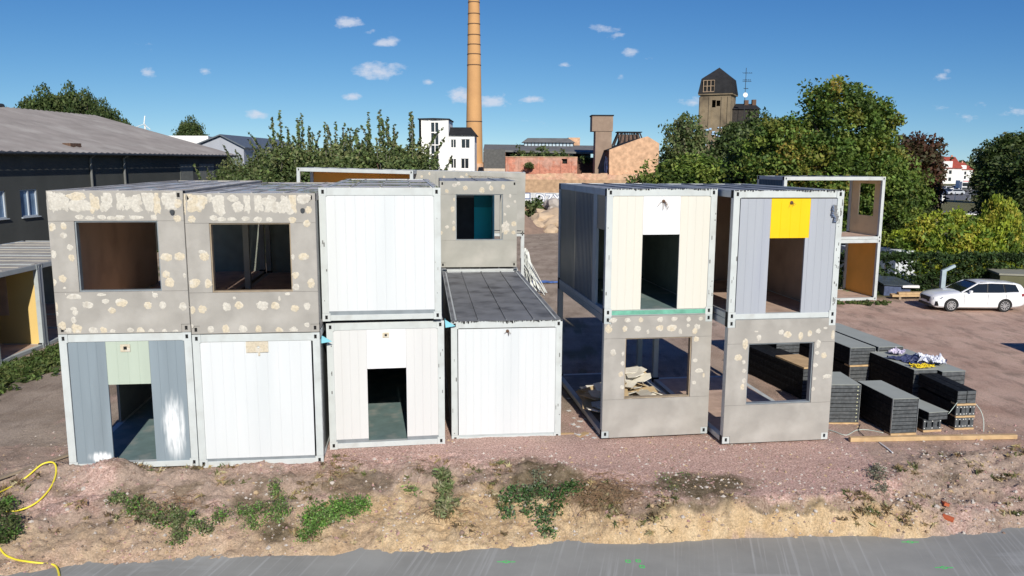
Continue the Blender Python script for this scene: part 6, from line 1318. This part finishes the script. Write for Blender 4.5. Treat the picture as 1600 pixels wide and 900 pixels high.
for (x, z, wb_, wt_) in GS: xb_ = x if x < 3.6 else 3.78; vs += [(x, -wb_, .985), (x, -wt_, z), (x, wt_, z), (x, wb_, .985)]
for i in range(len(GS)-1):
    for k in range(4): fs.append((i*4+k, i*4+(k+1) % 4, (i+1)*4+(k+1) % 4, (i+1)*4+k))
fs += [(3, 2, 1, 0), tuple(len(GS)*4-4+k for k in range(4))]
MB().add(vs, fs).build('windows', cgl, T_, smooth=False)
vs = []; fs = []; RF = GS[2:7]
for (x, z, wb_, wt_) in RF: vs += [(x, -wt_-.03, z-.035), (x, -wt_-.005, z+.012), (x, -.3, z+.035), (x, .3, z+.035), (x, wt_+.005, z+.012), (x, wt_+.03, z-.035)]
for i in range(len(RF)-1):
    for k in range(5): fs.append((i*6+k, i*6+k+1, (i+1)*6+k+1, (i+1)*6+k))
o = MB().add(vs, fs).build('roof', carw, T_, smooth=True); sd = o.modifiers.new('solid', 'SOLIDIFY'); sd.thickness = .02; sd.offset = 1
for s_ in (-1, 1):
    MB().bar((.50, s_*.80, .985), (1.34, s_*.65, 1.425), .06, .05).build('pillar', carw, T_)
    MB().bar((1.78, s_*.825, .99), (1.85, s_*.655, 1.44), .05, .03).build('door_pillar', cblk, T_); MB().bar((2.72, s_*.82, .99), (2.66, s_*.645, 1.42), .06, .03).build('door_pillar', cblk, T_)
    MB().hexa([(3.42, s_*.80, .985), (3.80, s_*.75, .985), (3.80, s_*.70, .985), (3.42, s_*.70, .985)], [(3.25, s_*.635, 1.395), (3.56, s_*.62, 1.34), (3.56, s_*.55, 1.34), (3.25, s_*.55, 1.395)]).build('rear_pillar', carw, T_)
    MB().tube([(1.5, s_*.60, 1.485), (2.3, s_*.60, 1.50), (3.15, s_*.585, 1.45)], .014, 6).build('roof_rail', cblk, T_)
    m_ = MB().hexa([(.78, s_*.90, 1.0), (.93, s_*.90, 1.0), (.93, s_*1.06, 1.0), (.80, s_*1.06, 1.0)], [(.80, s_*.90, 1.11), (.94, s_*.90, 1.12), (.94, s_*1.05, 1.12), (.82, s_*1.05, 1.10)]).build('door_mirror', carw, T_, bevel=.03)
    for x in (1.62, 2.52): MB().box(x-.10, x+.10, s_*.915-.012, s_*.915+.012, .845, .868).build('door_handle', carw, T_, bevel=.005)
    for x in (.62, 1.80, 2.70): MB().box(x-.004, x+.004, min(s_*.905, s_*.9135), max(s_*.905, s_*.9135), .35, .93).build('door_gap', cblk, T_)
    MB().hexa([(-.86, s_*.70, .60), (-.52, s_*.872, .66), (-.56, s_*.80, .64), (-.84, s_*.50, .60)], [(-.83, s_*.69, .70), (-.40, s_*.872, .76), (-.50, s_*.80, .74), (-.82, s_*.50, .70)]).build('headlight', mat('lamp_glass', (.35, .37, .40), .08, .1, 20, metal=.4), T_)
    MB().hexa([(3.55, s_*.855, .80), (3.80, s_*.70, .80), (3.70, s_*.70, .80), (3.5, s_*.80, .80)], [(3.50, s_*.862, .93), (3.80, s_*.70, .95), (3.70, s_*.70, .95), (3.5, s_*.80, .93)]).build('tail_light', mat('lamp_red', (.25, .01, .01), .2), T_)
MB().hexa([(-.925, -.44, .46), (-.925, .44, .46), (-.80, .44, .46), (-.80, -.44, .46)], [(-.905, -.48, .70), (-.905, .48, .70), (-.80, .48, .70), (-.80, -.48, .70)]).build('grille', cblk, T_)
MB().hexa([(-.945, -.62, .25), (-.945, .62, .25), (-.80, .70, .25), (-.80, -.70, .25)], [(-.94, -.58, .36), (-.94, .58, .36), (-.80, .70, .36), (-.80, -.70, .36)]).build('lower_intake', cblk, T_)
MB().box(-.955, -.94, -.26, .26, .40, .51).build('number_plate', white_c, T_)
for s_ in (-1, 1): MB().hexa([(-.78, s_*.80, .30), (-.62, s_*.86, .30), (-.62, s_*.80, .30), (-.78, s_*.74, .30)], [(-.76, s_*.81, .52), (-.70, s_*.86, .52), (-.66, s_*.80, .52), (-.76, s_*.75, .52)]).build('air_slot', cblk, T_)
for x in (0, 2.686):
    for s_ in (-1, 1):
        w_ = MB().tube([(x, s_*.68, .33), (x, s_*.70, .33), (x, s_*.87, .33), (x, s_*.885, .33)], [.29, .33, .33, .30], 32).build('wheel', mat('tyre', (.02, .02, .02), .85), T_)
        b = MB(); y = s_*.888
        for k in range(10):
            a = k*math.pi/5+.2; b.bar((x+.04*math.cos(a), y, .33+.04*math.sin(a)), (x+.215*math.cos(a), y, .33+.215*math.sin(a)), .035, .02, up=Vector((0, 1, 0)))
        b.tube([(x, y-.01, .33), (x, y+.01, .33)], .06, 14); n_ = 28
        ring = []; 
        for k in range(n_): a0, a1 = 2*math.pi*k/n_, 2*math.pi*(k+1)/n_; b.bar((x+.215*math.cos(a0), y, .33+.215*math.sin(a0)), (x+.215*math.cos(a1), y, .33+.215*math.sin(a1)), .02, .03, up=Vector((0, 1, 0)))
        b.build('rim', mat('alloy', (.62, .62, .62), .3, .05, metal=.6), w_)
